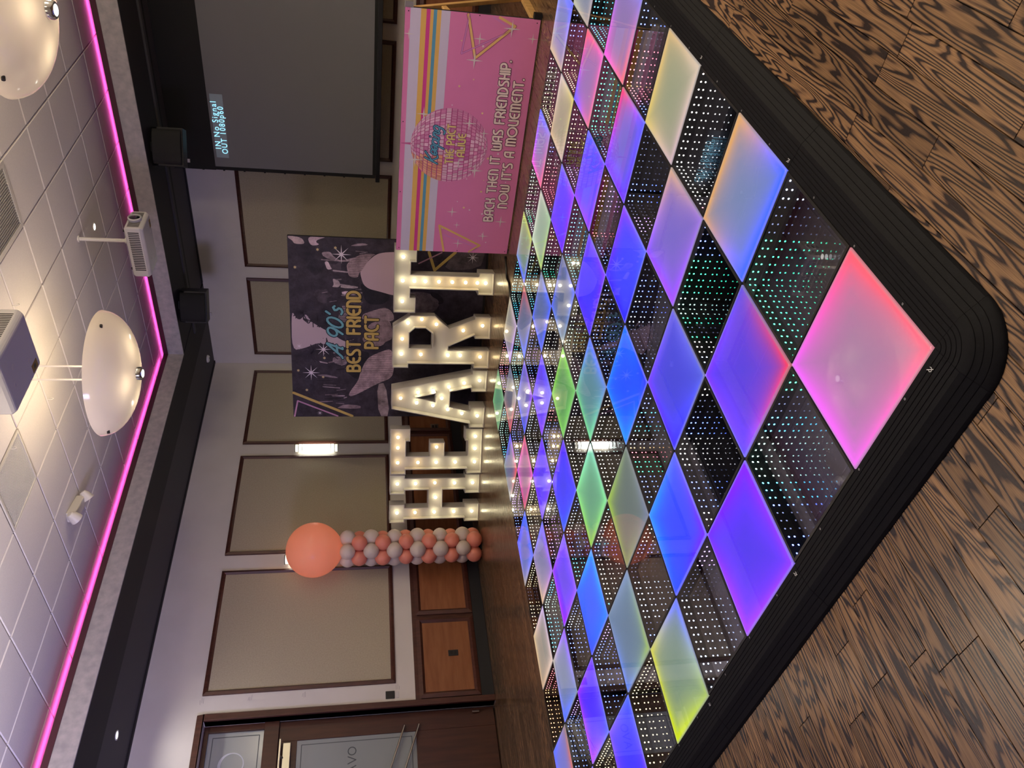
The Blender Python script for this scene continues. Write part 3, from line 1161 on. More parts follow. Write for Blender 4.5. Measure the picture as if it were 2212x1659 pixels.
def ramp_piece(t0, t1, along_x):
    mb = MB()
    for (p, q) in zip(GP[:-1], GP[1:]):
        def pt(t, pr):
            return (t, pr[0], pr[1]) if along_x else (pr[0], t, pr[1])
        f = [pt(t0, p), pt(t1, p), pt(t1, q), pt(t0, q)]
        if along_x:
            f.reverse()
        mb.face(f, MT['blackrub'])
    for t in (t0, t1):
        pts = [((t, a, z) if along_x else (a, t, z)) for a, z in GP] + [((t, 0, .0005) if along_x else (0, t, .0005))]
        mb.face(pts, MT['blackrub'])
    o = mb.obj('edge_ramp', DF)
    # moulded lock symbol near the joints
    mk = MB()
    for tt in ([t0 + .02] if t0 > .4 else ([] if along_x else [t0 + .055])):
        Tm = Matrix.Translation((tt, -.025, TZ - .0012)) if along_x else Matrix.Translation((-.025, tt, TZ - .0012))
        rr_ = .0065
        mk.stroke([(rr_ * math.cos(a * .5), rr_ * math.sin(a * .5)) for a in range(2, 12)], .0022, MT['mark'], Tm)
        mk.stroke([(-.009, -.008), (.009, .009)], .0022, MT['mark'], Tm)
    for k in range(3):
        tt = t0 + .18 + .3 * k
        Tm = Matrix.Translation((tt, -.010, TZ + .0008)) if along_x else Matrix.Translation((-.010, tt, TZ + .0008))
        mk.stroke([(.003 * math.cos(a * .785), .003 * math.sin(a * .785)) for a in range(8)], .0012, MT['mark'], Tm, closed=True)
    mk.obj('lock_mark', o)
    return o


for k in range(5):
    ramp_piece(k + .0008, k + 1 - .0008, True)
    ramp_piece(k + .0008, k + 1 - .0008, False)
mb = MB()
n = 14
for (p, q) in zip(GP[:-1], GP[1:]):
    for k in range(n):
        a0_, a1_ = math.pi + math.pi / 2 * k / n, math.pi + math.pi / 2 * (k + 1) / n
        f = [(-p[0] * math.cos(a0_), -p[0] * math.sin(a0_), p[1]), (-p[0] * math.cos(a1_), -p[0] * math.sin(a1_), p[1]),
             (-q[0] * math.cos(a1_), -q[0] * math.sin(a1_), q[1]), (-q[0] * math.cos(a0_), -q[0] * math.sin(a0_), q[1])]
        f.reverse()
        mb.face(f, MT['blackrub'])
mb.obj('corner_ramp', DF, smooth=True, sharp=25)


# ------------------------------------------------------------------ marquee letters
def offset_poly(pts, d):
    n = len(pts)
    out = []
    for i in range(n):
        p0, p1, p2 = Vector(pts[i - 1]), Vector(pts[i]), Vector(pts[(i + 1) % n])
        e1, e2 = (p1 - p0).normalized(), (p2 - p1).normalized()
        n1, n2 = Vector((-e1.y, e1.x)), Vector((-e2.y, e2.x))
        b = n1 + n2
        k = d / max(.25, (1 + n1.dot(n2)) / 1.0) if True else d
        out.append((p1.x + b.x * k, p1.y + b.y * k))
    return out


def area(p):
    return sum(p[i][0] * p[(i + 1) % len(p)][1] - p[(i + 1) % len(p)][0] * p[i][1] for i in range(len(p))) / 2


def plate(outer, holes, T, z):
    cu = bpy.data.curves.new('tmp', 'CURVE')
    cu.dimensions = '2D'
    cu.fill_mode = 'BOTH'
    for loop in [outer] + holes:
        s = cu.splines.new('POLY')
        s.points.add(len(loop) - 1)
        for p, q in zip(s.points, loop):
            p.co = (q[0], q[1], 0, 1)
        s.use_cyclic_u = True
    o = bpy.data.objects.new('tmp', cu)
    COL.objects.link(o)
    bpy.context.view_layer.update()
    dg = bpy.context.evaluated_depsgraph_get()
    me = o.evaluated_get(dg).to_mesh()
    vs = [T @ Vector((v.co.x, v.co.y, z)) for v in me.vertices]
    fs = [tuple(p.vertices) for p in me.polygons]
    nz = me.polygons[0].normal.z if len(me.polygons) else 1
    if nz < 0:
        fs = [tuple(reversed(f)) for f in fs]
    o.evaluated_get(dg).to_mesh_clear()
    bpy.data.objects.remove(o)
    bpy.data.curves.remove(cu)
    return vs, fs


LT = {
    'H': (.655, [(0, 0), (.38, 0), (.38, .165), (.31, .165), (.31, .415), (.68, .415), (.68, .165), (.6, .165), (.6, 0), (1, 0), (1, .165), (.93, .165), (.93, .835),
                 (1, .835), (1, 1), (.6, 1), (.6, .835), (.68, .835), (.68, .575), (.31, .575), (.31, .835), (.38, .835), (.38, 1), (0, 1), (0, .835), (.065, .835), (.065, .165), (0, .165)], [],
          [(.19, .075), (.19, .28), (.19, .50), (.19, .715), (.19, .915), (.5, .49), (.80, .075), (.80, .28), (.81, .50), (.80, .715), (.80, .915)], (3, 8)),
    'E': (.61, [(0, 0), (1, 0), (1, .19), (.73, .19), (.73, .16), (.4, .16), (.4, .415), (.7, .415), (.7, .575), (.4, .575), (.4, .835), (.73, .835), (.73, .79), (1, .79), (1, 1), (0, 1),
                (0, .835), (.1, .835), (.1, .165), (0, .165)], [],
          [(.24, .075), (.24, .29), (.24, .5), (.24, .7), (.24, .92), (.58, .5), (.57, .92), (.80, .92), (.54, .075), (.81, .075)], (3, 4, 5, 6, 7)),
    'A': (.80, [(0, 0), (.365, 0), (.365, .16), (.30, .165), (.375, .385), (.63, .385), (.70, .165), (.635, .16), (.635, 0), (1, 0), (1, .16), (.935, .16), (.665, 1), (.335, 1), (.07, .16), (0, .16)],
          [[(.465, .545), (.595, .545), (.53, .745)]],
          [(.19, .075), (.81, .075), (.235, .245), (.765, .24), (.305, .40), (.695, .40), (.375, .56), (.63, .565), (.42, .735), (.60, .725), (.5, .47), (.5, .905)], (11,)),
    'R': (.655, [(0, 0), (.355, 0), (.355, .43), (.42, .43), (.64, .165), (.58, .16), (.58, 0), (1, 0), (1, .16), (.955, .165), (.765, .43), (1, .575), (1, .83), (.79, 1), (0, 1), (0, .84), (.075, .84), (.075, .16), (0, .16)],
          [[(.38, .60), (.66, .60), (.76, .67), (.76, .78), (.67, .835), (.38, .835)]],
          [(.21, .09), (.235, .30), (.235, .43), (.245, .71), (.25, .91), (.54, .905), (.845, .85), (.92, .71), (.83, .56), (.72, .28), (.82, .08)], (0, 3, 5, 7, 8, 9, 10)),
    'T': (.80, [(.30, 0), (.645, 0), (.645, .16), (.585, .16), (.585, .84), (.77, .84), (.77, .785), (1, .785), (1, 1), (0, 1), (0, .785), (.23, .785), (.23, .84), (.365, .84), (.365, .16), (.30, .16)], [],
          [(.475, .08), (.475, .165), (.475, .285), (.475, .42), (.475, .555), (.475, .69), (.475, .80), (.475, .915), (.16, .915), (.83, .915)], (1, 2, 3, 4)),
}
HL = 1.19
bulb = None
LPOS = [('H', (5.072, 7.132), (5.411, 6.584), 'white light-bulb marquee letter H, first letter, beside the balloon column'),
        ('E', (5.350, 6.487), (5.651, 5.963), 'white light-bulb marquee letter E standing between the H and the A'),
        ('A', (5.613, 5.901), (5.867, 5.143), 'white light-bulb marquee letter A, the pointed middle letter of five'),
        ('R', (5.857, 5.097), (6.125, 4.509), 'white light-bulb marquee letter R with a chamfered bowl'),
        ('T', (6.19, 4.219), (6.289, 3.948), 'white light-bulb marquee letter T, partly behind the pink banner')]
for ch, A, B, lab in LPOS:
    w, outl, holes, bulbs, amber = LT[ch]
    d = Vector((B[0] - A[0], B[1] - A[1])).normalized()
    if ch == 'T':
        A = (A[0] - d.x * .30 * w, A[1] - d.y * .30 * w)
    ang = math.atan2(d.y, d.x)
    root = empty('marquee_letter', (A[0], A[1], 0), ang)
    tag(root, lab, 'letter', 'marquee letters spelling HEART')
    # local: x along the front, z up, -y towards the viewer ; depth 0.20 behind the front plane
    T = Matrix(((1, 0, 0, 0), (0, 0, -1, 0), (0, 1, 0, 0), (0, 0, 0, 1)))
    O = [(p[0] * w, p[1] * HL) for p in outl]
    if area(O) < 0:
        O.reverse()
    Hs = [[(p[0] * w, p[1] * HL) for p in h] for h in holes]
    Hs = [h if area(h) > 0 else list(reversed(h)) for h in Hs]
    mb = MB()
    vs, fs = plate(O, Hs, T, -.085)
    mb.mesh(vs, fs, MT['letter'])
    vs, fs = plate(O, Hs, T, -.19)
    mb.mesh(vs, [tuple(reversed(f)) for f in fs], MT['letter'])
    mb.obj('face_plate', root)
    mb = MB()
    for loop, sgn in [(O, 1)] + [(h, -1) for h in Hs]:
        inner = offset_poly(loop, .010 * sgn)
        n = len(loop)
        for k in range(n):
            a, b = loop[k], loop[(k + 1) % n]
            c, e = inner[(k + 1) % n], inner[k]
            quads = [[(a, -.19), (b, -.19), (b, 0), (a, 0)], [(a, 0), (b, 0), (c, 0), (e, 0)], [(e, 0), (c, 0), (c, -.086), (e, -.086)]]
            for qd in quads:
                pts = [T @ Vector((p[0][0], p[0][1], p[1])) for p in qd]
                if sgn < 0:
                    pts.reverse()
                mb.face(pts, MT['letter'])
    mb.obj('rim', root)
    for k, (u, v) in enumerate(bulbs):
        if bulb is None:
            bm_ = bmesh.new()
            bmesh.ops.create_icosphere(bm_, subdivisions=2, radius=.020)
            me = bpy.data.meshes.new('bulb')
            bm_.to_mesh(me)
            bm_.free()
            me.polygons.foreach_set('use_smooth', [True] * len(me.polygons))
            me2 = me.copy()
            me.materials.append(MT['bulb'])
            me2.materials.append(MT['bulb2'])
            bulb = (me, me2)
            sk = MB()
            sk.tube([(0, 0, 0), (0, .028, 0)], .011, MT['offwhite'], 8)
            sock = sk.obj('socket', root)
            s_ = sock
        else:
            s_ = meshcopy(sock, 'socket', root)
        s_.location = (u * w, .057, v * HL)
        o = bpy.data.objects.new('bulb', bulb[1] if k in amber else bulb[0])
        COL.objects.link(o)
        o.parent = root
        o.location = (u * w, .043, v * HL)

# ------------------------------------------------------------------ stroke lettering
def arc(cx, cy, r, a0, a1, n=10, ry=None):
    ry = ry or r
    return [(cx + r * math.cos(math.radians(a0 + (a1 - a0) * k / n)), cy + ry * math.sin(math.radians(a0 + (a1 - a0) * k / n))) for k in range(n + 1)]


G = {
    'A': ([[(0, 0), (0, .58)] + arc(.27, .58, .27, 180, 90, 6, .42) + [(.55, 1), (.55, 0)], [(0, .38), (.55, .38)]], .55),
    'B': ([[(0, .52), (0, 1), (.32, 1)] + arc(.32, .78, .18, 80, -80, 6, .22) + [(0, .54)], [(.3, .54)] + arc(.34, .27, .22, 80, -80, 6, .27) + [(0, 0), (0, .54)]], .56),
    'C': ([[(.5, 1), (.4, 1)] + arc(.4, .5, .4, 90, 270, 12, .5) + [(.5, 0)]], .5),
    'D': ([[(0, 0), (0, 1), (.15, 1)] + arc(.15, .5, .42, 90, -90, 12, .5) + [(0, 0)]], .57),
    'E': ([[(.5, 1), (.4, 1)] + arc(.4, .5, .4, 90, 270, 12, .5) + [(.5, 0)], [(0, .5), (.42, .5)]], .5),
    'F': ([[(0, 0), (0, 1), (.45, 1)], [(0, .5), (.36, .5)]], .45),
    'H': ([[(0, 0), (0, 1)], [(.5, 0), (.5, 1)], [(0, .5), (.5, .5)]], .5),
    'I': ([[(0, 0), (0, 1)]], 0),
    'K': ([[(0, 0), (0, 1)], [(0, .5), (.3, .5)] + arc(.3, .8, .2, -80, 0, 5, .3) + [(.5, 1)], [(.3, .5)] + arc(.3, .22, .22, 80, 0, 5, .28) + [(.52, 0)]], .52),
    'L': ([[(0, 1), (0, 0), (.4, 0)]], .4),
    'M': ([[(0, 0), (0, 1), (.15, 1)] + arc(.15, .75, .22, 90, 0, 5, .25) + [(.37, 0)], [(.37, .75)] + arc(.52, .75, .22, 120, 0, 6, .25) + [(.74, 0)]], .74),
    'N': ([[(0, 0), (0, 1), (.2, 1)] + arc(.2, .62, .32, 90, 0, 6, .38) + [(.52, 0)]], .52),
    'O': ([arc(.5, .5, .5, 0, 360, 20)], 1.0),
    'P': ([[(0, 0), (0, 1), (.28, 1)] + arc(.28, .71, .25, 90, -90, 8, .29) + [(0, .42)]], .53),
    'R': ([[(0, 0), (0, 1), (.28, 1)] + arc(.28, .73, .24, 90, -90, 8, .27) + [(0, .46)], [(.26, .46), (.5, .2), (.52, 0)]], .53),
    'S': ([[(.46, 1), (.25, 1)] + arc(.22, .78, .2, 90, 230, 6, .22) + [(.34, .46)] + arc(.26, .22, .22, 40, -90, 6, .22) + [(0, 0)]], .48),
    'T': ([[(0, 1), (.56, 1)], [(.28, 1), (.28, 0)]], .56),
    'U': ([[(0, 1), (0, .35)] + arc(.27, .35, .27, 180, 270, 6, .35) + [(.52, 0), (.52, 1)]], .52),
    'W': ([[(0, 1), (0, .25)] + arc(.18, .25, .18, 180, 270, 5, .25) + [(.37, 0), (.37, .8)], [(.37, 0), (.55, 0)] + arc(.55, .25, .19, 270, 360, 5, .25) + [(.74, 1)]], .74),
    "'": ([[(0, 1), (0, .78)]], 0), '.': ([[(.03, .03), (.0, .0)]], .05),
}
G['V'] = G['U']
SCRIPT = {
    'K': ([[(0, 0), (.12, 1.25)], [(.62, 1.25), (.1, .55), (.5, 0), (.66, .05)]], .6),
    'e': ([[(0, .3), (.3, .38)] + arc(.2, .42, .17, 10, 330, 10, .3) + [(.48, .2)]], .36),
    'p': ([[(.12, .62), (.02, -.5)], [(.08, .2)] + arc(.28, .32, .2, 190, -130, 10, .3)], .44),
    'i': ([[(.06, .6), (.03, .1), (.16, 0), (.26, .14)], [(.09, .86), (.1, .9)]], .22),
    'n': ([[(.02, 0), (.07, .6)], [(.05, .36), (.22, .6), (.34, .52), (.31, .1), (.42, 0), (.5, .12)]], .46),
    'g': ([arc(.2, .32, .19, 30, 390, 10, .28) + [(.36, -.25), (.2, -.5), (.0, -.42)]], .42),
    'A': ([[(0, 0), (.1, .06), (.62, 1.25), (.66, 1.25), (.62, 0), (.72, .02)], [(.25, .42), (.74, .5)]], .7),
    '9': ([arc(.28, .82, .26, 20, 380, 12, .38) + [(.5, .5), (.36, .0)]], .56),
    '0': ([arc(.28, .6, .28, 0, 360, 14, .62)], .6),
    "'": ([[(.08, 1.3), (.0, 1.0)]], .1),
    's': ([[(.4, .62), (.28, .74), (.14, .62), (.2, .45), (.36, .3), (.36, .1), (.2, 0), (.02, .1)]], .42),
}


def lay(text, font, gap, space, x0, y0, h, x1=None, slope=0.0, shear=0.0):
    """strokes of a line of text from (x0,y0), cap height h, fitted to end at x1; baseline rises by slope"""
    pen, out = 0.0, []
    for c in text:
        if c == ' ':
            pen += space
            continue
        st, w = font[c]
        out.append((pen, st))
        pen += w + gap
    pen -= gap
    k = h if x1 is None else (x1 - x0) / pen
    res = []
    for (p, st) in out:
        for s in st:
            res.append([(x0 + (p + q[0] + shear * q[1]) * k, y0 + q[1] * h + slope * (p + q[0]) * k) for q in s])
    return res


def write(mb, strokes, w, T, z, fill, line, lw, m):
    for s in strokes:
        mb.stroke(s, w + 2 * lw, m, T, z, line)
    for s in strokes:
        mb.stroke(s, w, m, T, z + .0008, fill)


def star(mb, x, y, r, T, z, col, m, pts=4, inner=.13):
    P = []
    for k in range(pts * 2):
        a = math.pi * k / pts
        q = r if k % 2 == 0 else r * inner
        P.append((x + q * math.cos(a), y + q * math.sin(a)))
    mb.poly(P, m, T, z, col)


PM = MT['printattr']
# ------------------------------------------------------------------ pink printed banner panel on A-frame legs
PW, PH = 2.418, 1.21
ang = math.radians(-89.2528)
PB = empty('printed_banner', (5.724, 3.334, 0), ang)
tag(PB, 'low pink landscape banner with striped top and disco ball, on timber legs', 'banner')
TB = Matrix(((1, 0, 0, 0), (0, 0, -1, 0), (0, 1, 0, 0), (0, 0, 0, 1)))     # local x, z(up), toward viewer
mb = MB()
mb.box((0, .0, .012), (PW, .035, PH), MT['blackmat'])
mb.box((PW - .002, -.004, -.0), (PW + .05, .05, .075), MT['black'])
mb.box((PW - .002, -.004, PH - .07), (PW + .05, .06, PH + .005), MT['steel'])
mb.obj('backing_frame', PB, bevel=.003)
mb = MB()
PINK = rgb(216, 126, 178)
mb.poly([(0, .012), (PW, .012), (PW, PH), (0, PH)], PM, TB, .001, PINK)
mb.obj('pink_print', PB)
for (v0, v1, c) in ((.114, .038, (206, 196, 222)), (.153, .114, (222, 178, 98)), (.181, .153, (206, 66, 146)), (.204, .181, (222, 178, 98)),
                    (.229, .204, (90, 152, 186)), (.259, .229, (222, 178, 98)), (.324, .259, (206, 196, 222))):
    mb = MB()
    mb.poly([(0, PH * (1 - v0)), (PW, PH * (1 - v0)), (PW, PH * (1 - v1)), (0, PH * (1 - v1))], PM, TB, .002, rgb(*c))
    mb.obj('stripe', PB)
# disco ball print: rows of little mirror tiles
mb = MB()
BX, BY, BRR = 1.19, .735, .375
mb.poly([(BX + BRR * math.cos(k * math.pi / 24), BY + BRR * math.sin(k * math.pi / 24)) for k in range(48)], PM, TB, .0026, rgb(176, 70, 130))
mb.poly([(BX - .012, BY + BRR), (BX + .012, BY + BRR), (BX + .004, PH - .01), (BX - .004, PH - .01)], PM, TB, .0028, rgb(190, 96, 150))
rd = random.Random(21)
rows = 22
for r_ in range(rows):
    la0, la1 = math.pi * (r_ / rows - .5), math.pi * ((r_ + 1) / rows - .5)
    lm = (la0 + la1) / 2
    ncol = max(4, int(30 * math.cos(lm)))
    for c_ in range(ncol):
        lo0 = math.pi * ((c_ + .5 * (r_ % 2)) / ncol - .5)
        lo1 = lo0 + math.pi / ncol
        if lo1 > math.pi / 2 + .02:
            continue
        q = []
        for la, lo in ((la0, lo0), (la0, lo1), (la1, lo1), (la1, lo0)):
            la_ = lm + (la - lm) * .84
            lo_ = (lo0 + lo1) / 2 + (lo - (lo0 + lo1) / 2) * .84
            q.append((BX + BRR * math.cos(la_) * math.sin(lo_), BY + BRR * math.sin(la_)))
        t = rd.random()
        hx = (q[0][0] - BX) / BRR
        hy = (q[0][1] - BY) / BRR
        base = (232, 190, 216) if t > .35 else (220, 140, 190)
        if hx < -.35 and hy > .1:
            base = (236, 178, 150) if t > .4 else (230, 160, 130)
        if abs(hx + .1) < .4 and -.55 < hy < .1 and t < .7:
            base = (204, 110, 176)
        if hx > .3 and hy < 0:
            base = (216, 142, 186)
        k_ = .9 + .14 * rd.random()
        mb.poly(q, PM, TB, .0034, rgb(*[min(255, b_ * k_) for b_ in base]))
mb.obj('disco_ball_print', PB)
mb = MB()
for P, w, c in (([(2.405, .66), (2.04, .566), (2.343, .235), (2.405, .38)], .022, (226, 186, 120)), ([(2.405, .65), (2.069, .693), (2.309, .253), (2.405, .44)], .011, (206, 130, 196)),
                ([(.315, .771), (.094, .323), (.01, .43)], .022, (222, 180, 110)), ([(.01, .705), (.315, .771)], .022, (222, 180, 110)),
                ([(.208, .719), (.062, .347), (.01, .42)], .010, (206, 130, 196))):
    mb = MB()
    if len(P) == 4:
        mb.stroke(P[:3], w * 1.5, PM, TB, .0022, rgb(150, 80, 120))
    mb.stroke(P, w, PM, TB, .003, rgb(*c))
    mb.obj('triangle_print', PB)
mb = MB()
WHT = rgb(216, 206, 206)
for (x, y, r) in ((2.21, .54, .06), (2.02, .57, .08), (2.32, .26, .08), (2.2, 1.17, .05), (2.25, .06, .05), (.48, .65, .06), (.39, .13, .07), (.11, .56, .06), (.21, .3, .06), (.33, .59, .04),
                  (1.49, 1.0, .07), (1.43, .56, .075), (1.34, .41, .055), (.95, .46, .085), (1.02, .63, .06), (1.03, 1.06, .08)):
    mb = MB()
    star(mb, x, y, r, TB, .0046, WHT, PM, 4)
    mb.obj('sparkle_print', PB)
mb = MB()
for k in range(34):
    mb_c = rgb(230, 204, 150) if k % 2 else rgb(222, 200, 214)
    star(mb, .1 + rd.random() * 2.2, .05 + rd.random() * .72, .006 + .008 * rd.random(), TB, .0021, mb_c, PM, 6, .6)
mb.obj('small_sparkles', PB, kind='stuff')
mb = MB()
write(mb, lay('BACK THEN IT WAS FRIENDSHIP.', G, .26, .55, .395, .222, .088, 2.04, slope=.006), .019, TB, .005, rgb(238, 218, 214), rgb(70, 40, 62), .0048, PM)
write(mb, lay("NOW IT'S A MOVEMENT.", G, .26, .55, .557, .09, .088, 1.885, slope=0), .019, TB, .005, rgb(238, 218, 214), rgb(70, 40, 62), .0048, PM)
write(mb, lay('THE PACT', G, .28, .55, 1.012, .69, .072, 1.405), .015, TB, .005, rgb(226, 204, 134), rgb(130, 80, 110), .004, PM)
write(mb, lay('ALIVE', G, .28, .5, 1.09, .585, .066, 1.32), .015, TB, .005, rgb(226, 204, 134), rgb(130, 80, 110), .004, PM)
write(mb, lay('Keeping', SCRIPT, .02, .4, 1.0, .84, .10, 1.375, slope=-.01, shear=.28), .012, TB, .005, rgb(96, 160, 192), rgb(40, 60, 90), .006, PM)
mb.obj('lettering', PB)
mb = MB()
for (x, y) in ((.03, .04), (PW - .03, .04), (PW - .03, PH - .03), (.03, PH - .03), (PW - .012, .56), (PW * .58, PH - .02), (PW * .28, PH - .02), (.02, .56)):
    mb = MB()
    mb.stroke([(x, y), (x, y + .0001)], .011, MT['blackmat'], TB, .0035)
    mb.obj('screw', PB)
for xx in (PW - .055, .03):
    mb = MB()
    def leg(p, q, w, d, x_):
        dv = (Vector(q) - Vector(p)).normalized()
        nv = Vector((-dv.y, dv.x)) * w / 2
        c4 = [Vector(p) - nv, Vector(q) - nv, Vector(q) + nv, Vector(p) + nv]
        lo_ = [(x_, v.x, v.y) for v in c4]
        hi_ = [(x_ + d, v.x, v.y) for v in c4]
        mb.mesh(lo_ + hi_, [(0, 1, 2, 3), (7, 6, 5, 4), (0, 4, 5, 1), (1, 5, 6, 2), (2, 6, 7, 3), (3, 7, 4, 0)], MT['pine'])
    leg((.075, .0), (.065, 1.19), .05, .035, xx)
    leg((.80, .03), (.085, 1.16), .05, .035, xx)
    leg((.05, .035), (.86, .035), .07, .038, xx - .002)
    leg((.09, .82), (.26, .86), .05, .02, xx + .008)
    mb.obj('a_frame_leg', PB, bevel=.003)

# ------------------------------------------------------------------ tall monochrome photo backdrop
BW_, BH_ = 2.445, 2.44
dv = Vector((.272, -.962, 0)).normalized()
P0 = Vector((6.235, 6.126, 0)) - dv * .137
BB = empty('printed_backdrop', tuple(P0), math.atan2(dv.y, dv.x))
tag(BB, 'tall square monochrome photo backdrop with palms and gold lettering behind the letters', 'backdrop')
mb = MB()
mb.box((0, .0, .0), (BW_, .045, BH_), MT['blackmat'])
mb.box((-.0, .045, .0), (.05, .5, .04), MT['blackmat'])
mb.box((BW_ - .05, .045, 0), (BW_, .5, .04), MT['blackmat'])
mb.obj('backing_frame', BB, bevel=.004)
mb = MB()
mb.poly([(0, .03), (BW_, .03), (BW_, BH_), (0, BH_)], MT['photo'], TB, .001, rgb(50, 43, 54))
rb = random.Random(8)
for k in range(46):                       # dark foliage masses
    x, y = rb.uniform(.05, 2.3), rb.uniform(1.3, 2.3)
    r = rb.uniform(.05, .16)
    c = rb.choice([(44, 38, 50), (50, 44, 56), (66, 57, 68), (40, 35, 46)])
    pl = [(x + r * rb.uniform(.6, 1.1) * math.cos(a * .524), y + r * rb.uniform(.5, 1.0) * math.sin(a * .524)) for a in range(12)]
    pl = [(min(max(p[0], .005), BW_ - .005), min(max(p[1], .04), BH_ - .005)) for p in pl]
    mb.poly(pl, MT['photo'], TB, .0012 + .00002 * k, rgb(*c))
mb.obj('photo_print', BB)


def photo(name, pts, col, z, lines=0, lcol=None):
    mb = MB()
    for _ in range(2 if len(pts) > 5 else 1):          # round the outlines off
        pts = [q for a, b in zip(pts, pts[1:] + pts[:1]) for q in
               ((a[0] * .78 + b[0] * .22, a[1] * .78 + b[1] * .22), (a[0] * .22 + b[0] * .78, a[1] * .22 + b[1] * .78))]
    P = [(min(max(p[0] + .137, .004), BW_ - .004), min(max(p[1], .035), BH_ - .004)) for p in pts]
    mb.poly(P, PM if 'sky' in name or 'white' in name else MT['photo'], TB, z, rgb(*col))
    if lines:
        xs = [p[0] for p in P]
        ys = [p[1] for p in P]
        for k in range(lines):
            t = (k + .5) / lines
            xx = min(xs) + (max(xs) - min(xs)) * t
            # clip a slanted line to the polygon by scanline
            hits = []
            for i in range(len(P)):
                a, b = P[i], P[(i + 1) % len(P)]
                if (a[0] - xx) * (b[0] - xx) < 0:
                    hits.append(a[1] + (b[1] - a[1]) * (xx - a[0]) / (b[0] - a[0]))
            hits.sort()
            for h0, h1 in zip(hits[::2], hits[1::2]):
                if h1 - h0 > .03:
                    mb.stroke([(xx, h0 + .01), (xx, h1 - .01)], .005, PM, TB, z + .0004, rgb(*lcol))
    return mb.obj(name, BB)


LIGHT, MIDT = (188, 168, 184), (162, 146, 156)
photo('sky_print', [(1.37, 2.42), (1.25, 2.36), (1.24, 2.31), (1.33, 2.25), (1.21, 2.18), (1.16, 2.1), (1.11, 2.02), (1.07, 1.94), (.96, 1.8), (.94, 1.68), (.88, 1.68), (.87, 1.88), (.94, 1.92), (.91, 2.02), (.93, 2.11), (.85, 2.28), (.82, 2.43)], LIGHT, .0026)
photo('awning_print', [(2.31, 2.43), (2.29, 2.27), (2.21, 2.23), (2.21, 2.36), (2.25, 2.38), (2.28, 2.43)], (172, 152, 160), .0026)
photo('awning_print', [(2.31, 2.21), (2.31, 1.97), (2.27, 2.09), (2.24, 2.11), (2.21, 2.06), (2.19, 2.17)], (168, 146, 164), .0026)
photo('car_print', [(2.12, 2.05), (2.13, 1.94), (2.08, 1.91), (2.04, 1.86), (2.02, 1.81), (2.07, 1.65), (2.05, 1.64), (2.01, 1.72), (2.01, 1.89), (2.06, 2.02)], (160, 140, 154), .0027)
photo('car_print', [(2.21, 1.71), (2.24, 1.63), (2.25, 1.54), (2.23, 1.48), (2.21, 1.62)], (128, 112, 126), .0027)
photo('house_print', [(2.0, 2.01), (2.01, 1.97), (1.94, 1.94), (1.91, 1.92), (1.9, 1.98), (1.96, 2.0)], LIGHT, .0026)
photo('house_print', [(1.79, 1.92), (1.78, 1.87), (1.75, 1.83), (1.68, 1.83), (1.68, 1.93), (1.71, 1.9)], MIDT, .0026)
photo('fence_print', [(1.71, 1.82), (1.7, 1.61), (1.67, 1.61), (1.67, 1.82)], MIDT, .0026)
photo('fence_print', [(1.63, 1.81), (1.63, 1.59), (1.59, 1.6), (1.58, 1.8)], LIGHT, .0026)
photo('fence_print', [(1.43, 1.81), (1.44, 1.72), (1.36, 1.7), (1.22, 1.74), (1.22, 1.87)], (120, 104, 116), .0026, 6, (52, 46, 56))
photo('window_print', [(.74, 1.92), (.75, 1.70), (.60, 1.78), (.66, 1.93)], (140, 122, 134), .0026, 6, (52, 46, 56))
photo('bench_print', [(.35, 1.36), (.37, 1.25), (-.13, 1.18), (-.13, 1.33)], (132, 116, 122), .0026)
photo('dark_hair_print', [(.40, 1.62), (.55, 1.78), (.74, 1.72), (.84, 1.62), (.8, 1.45), (.7, 1.48), (.5, 1.56)], (28, 24, 32), .0027)
photo('shirt_print', [(.19, 1.74), (.4, 1.6), (.51, 1.58), (.71, 1.5), (.79, 1.38), (.87, 1.18), (.72, 1.16), (.58, 1.14), (.44, 1.17), (.36, 1.35), (.16, 1.68)], (160, 136, 146), .0030, 26, (104, 86, 98))
photo('shirt_print', [(1.21, 1.47), (1.27, 1.25), (1.23, 1.2), (1.1, 1.17), (.99, 1.18), (.96, 1.26), (.91, 1.29), (.88, 1.38), (.96, 1.57), (1.09, 1.5)], (144, 122, 132), .0029, 18, (96, 80, 90))
photo('shirt_print', [(1.33, 1.55), (1.36, 1.48), (1.43, 1.29), (1.4, 1.21), (1.33, 1.16), (1.24, 1.16), (1.23, 1.43), (1.26, 1.56)], (146, 126, 136), .0029, 9, (100, 84, 94))
photo('dark_hair_print', [(1.65, 1.57), (1.75, 1.58), (1.68, 1.47), (1.64, 1.32), (1.58, 1.2), (1.47, 1.28), (1.46, 1.5)], (26, 23, 32), .0028)
photo('white_top_print', [(1.89, 1.59), (1.92, 1.55), (2.02, 1.5), (2.12, 1.39), (2.15, 1.27), (2.16, 1.0), (1.70, 1.0), (1.60, 1.1), (1.59, 1.17), (1.64, 1.35), (1.67, 1.48), (1.73, 1.55)], (190, 164, 180), .0031)
photo('fair_hair_print', [(1.98, 1.75), (2.07, 1.65), (2.12, 1.55), (2.12, 1.39), (2.09, 1.44), (2.02, 1.5), (1.92, 1.55), (1.87, 1.6), (1.81, 1.61), (1.82, 1.72), (1.91, 1.74)], (146, 124, 134), .0033, 14, (92, 78, 88))
photo('skirt_print', [(1.65, .95), (1.64, .72), (1.56, .62), (1.49, .58), (1.36, .66), (1.36, 1.1), (1.6, 1.12)], (96, 84, 92), .0029)
photo('lawn_print', [(1.93, .57), (1.98, .1), (2.16, .05), (2.2, .06), (2.2, .43)], (86, 76, 84), .0028)
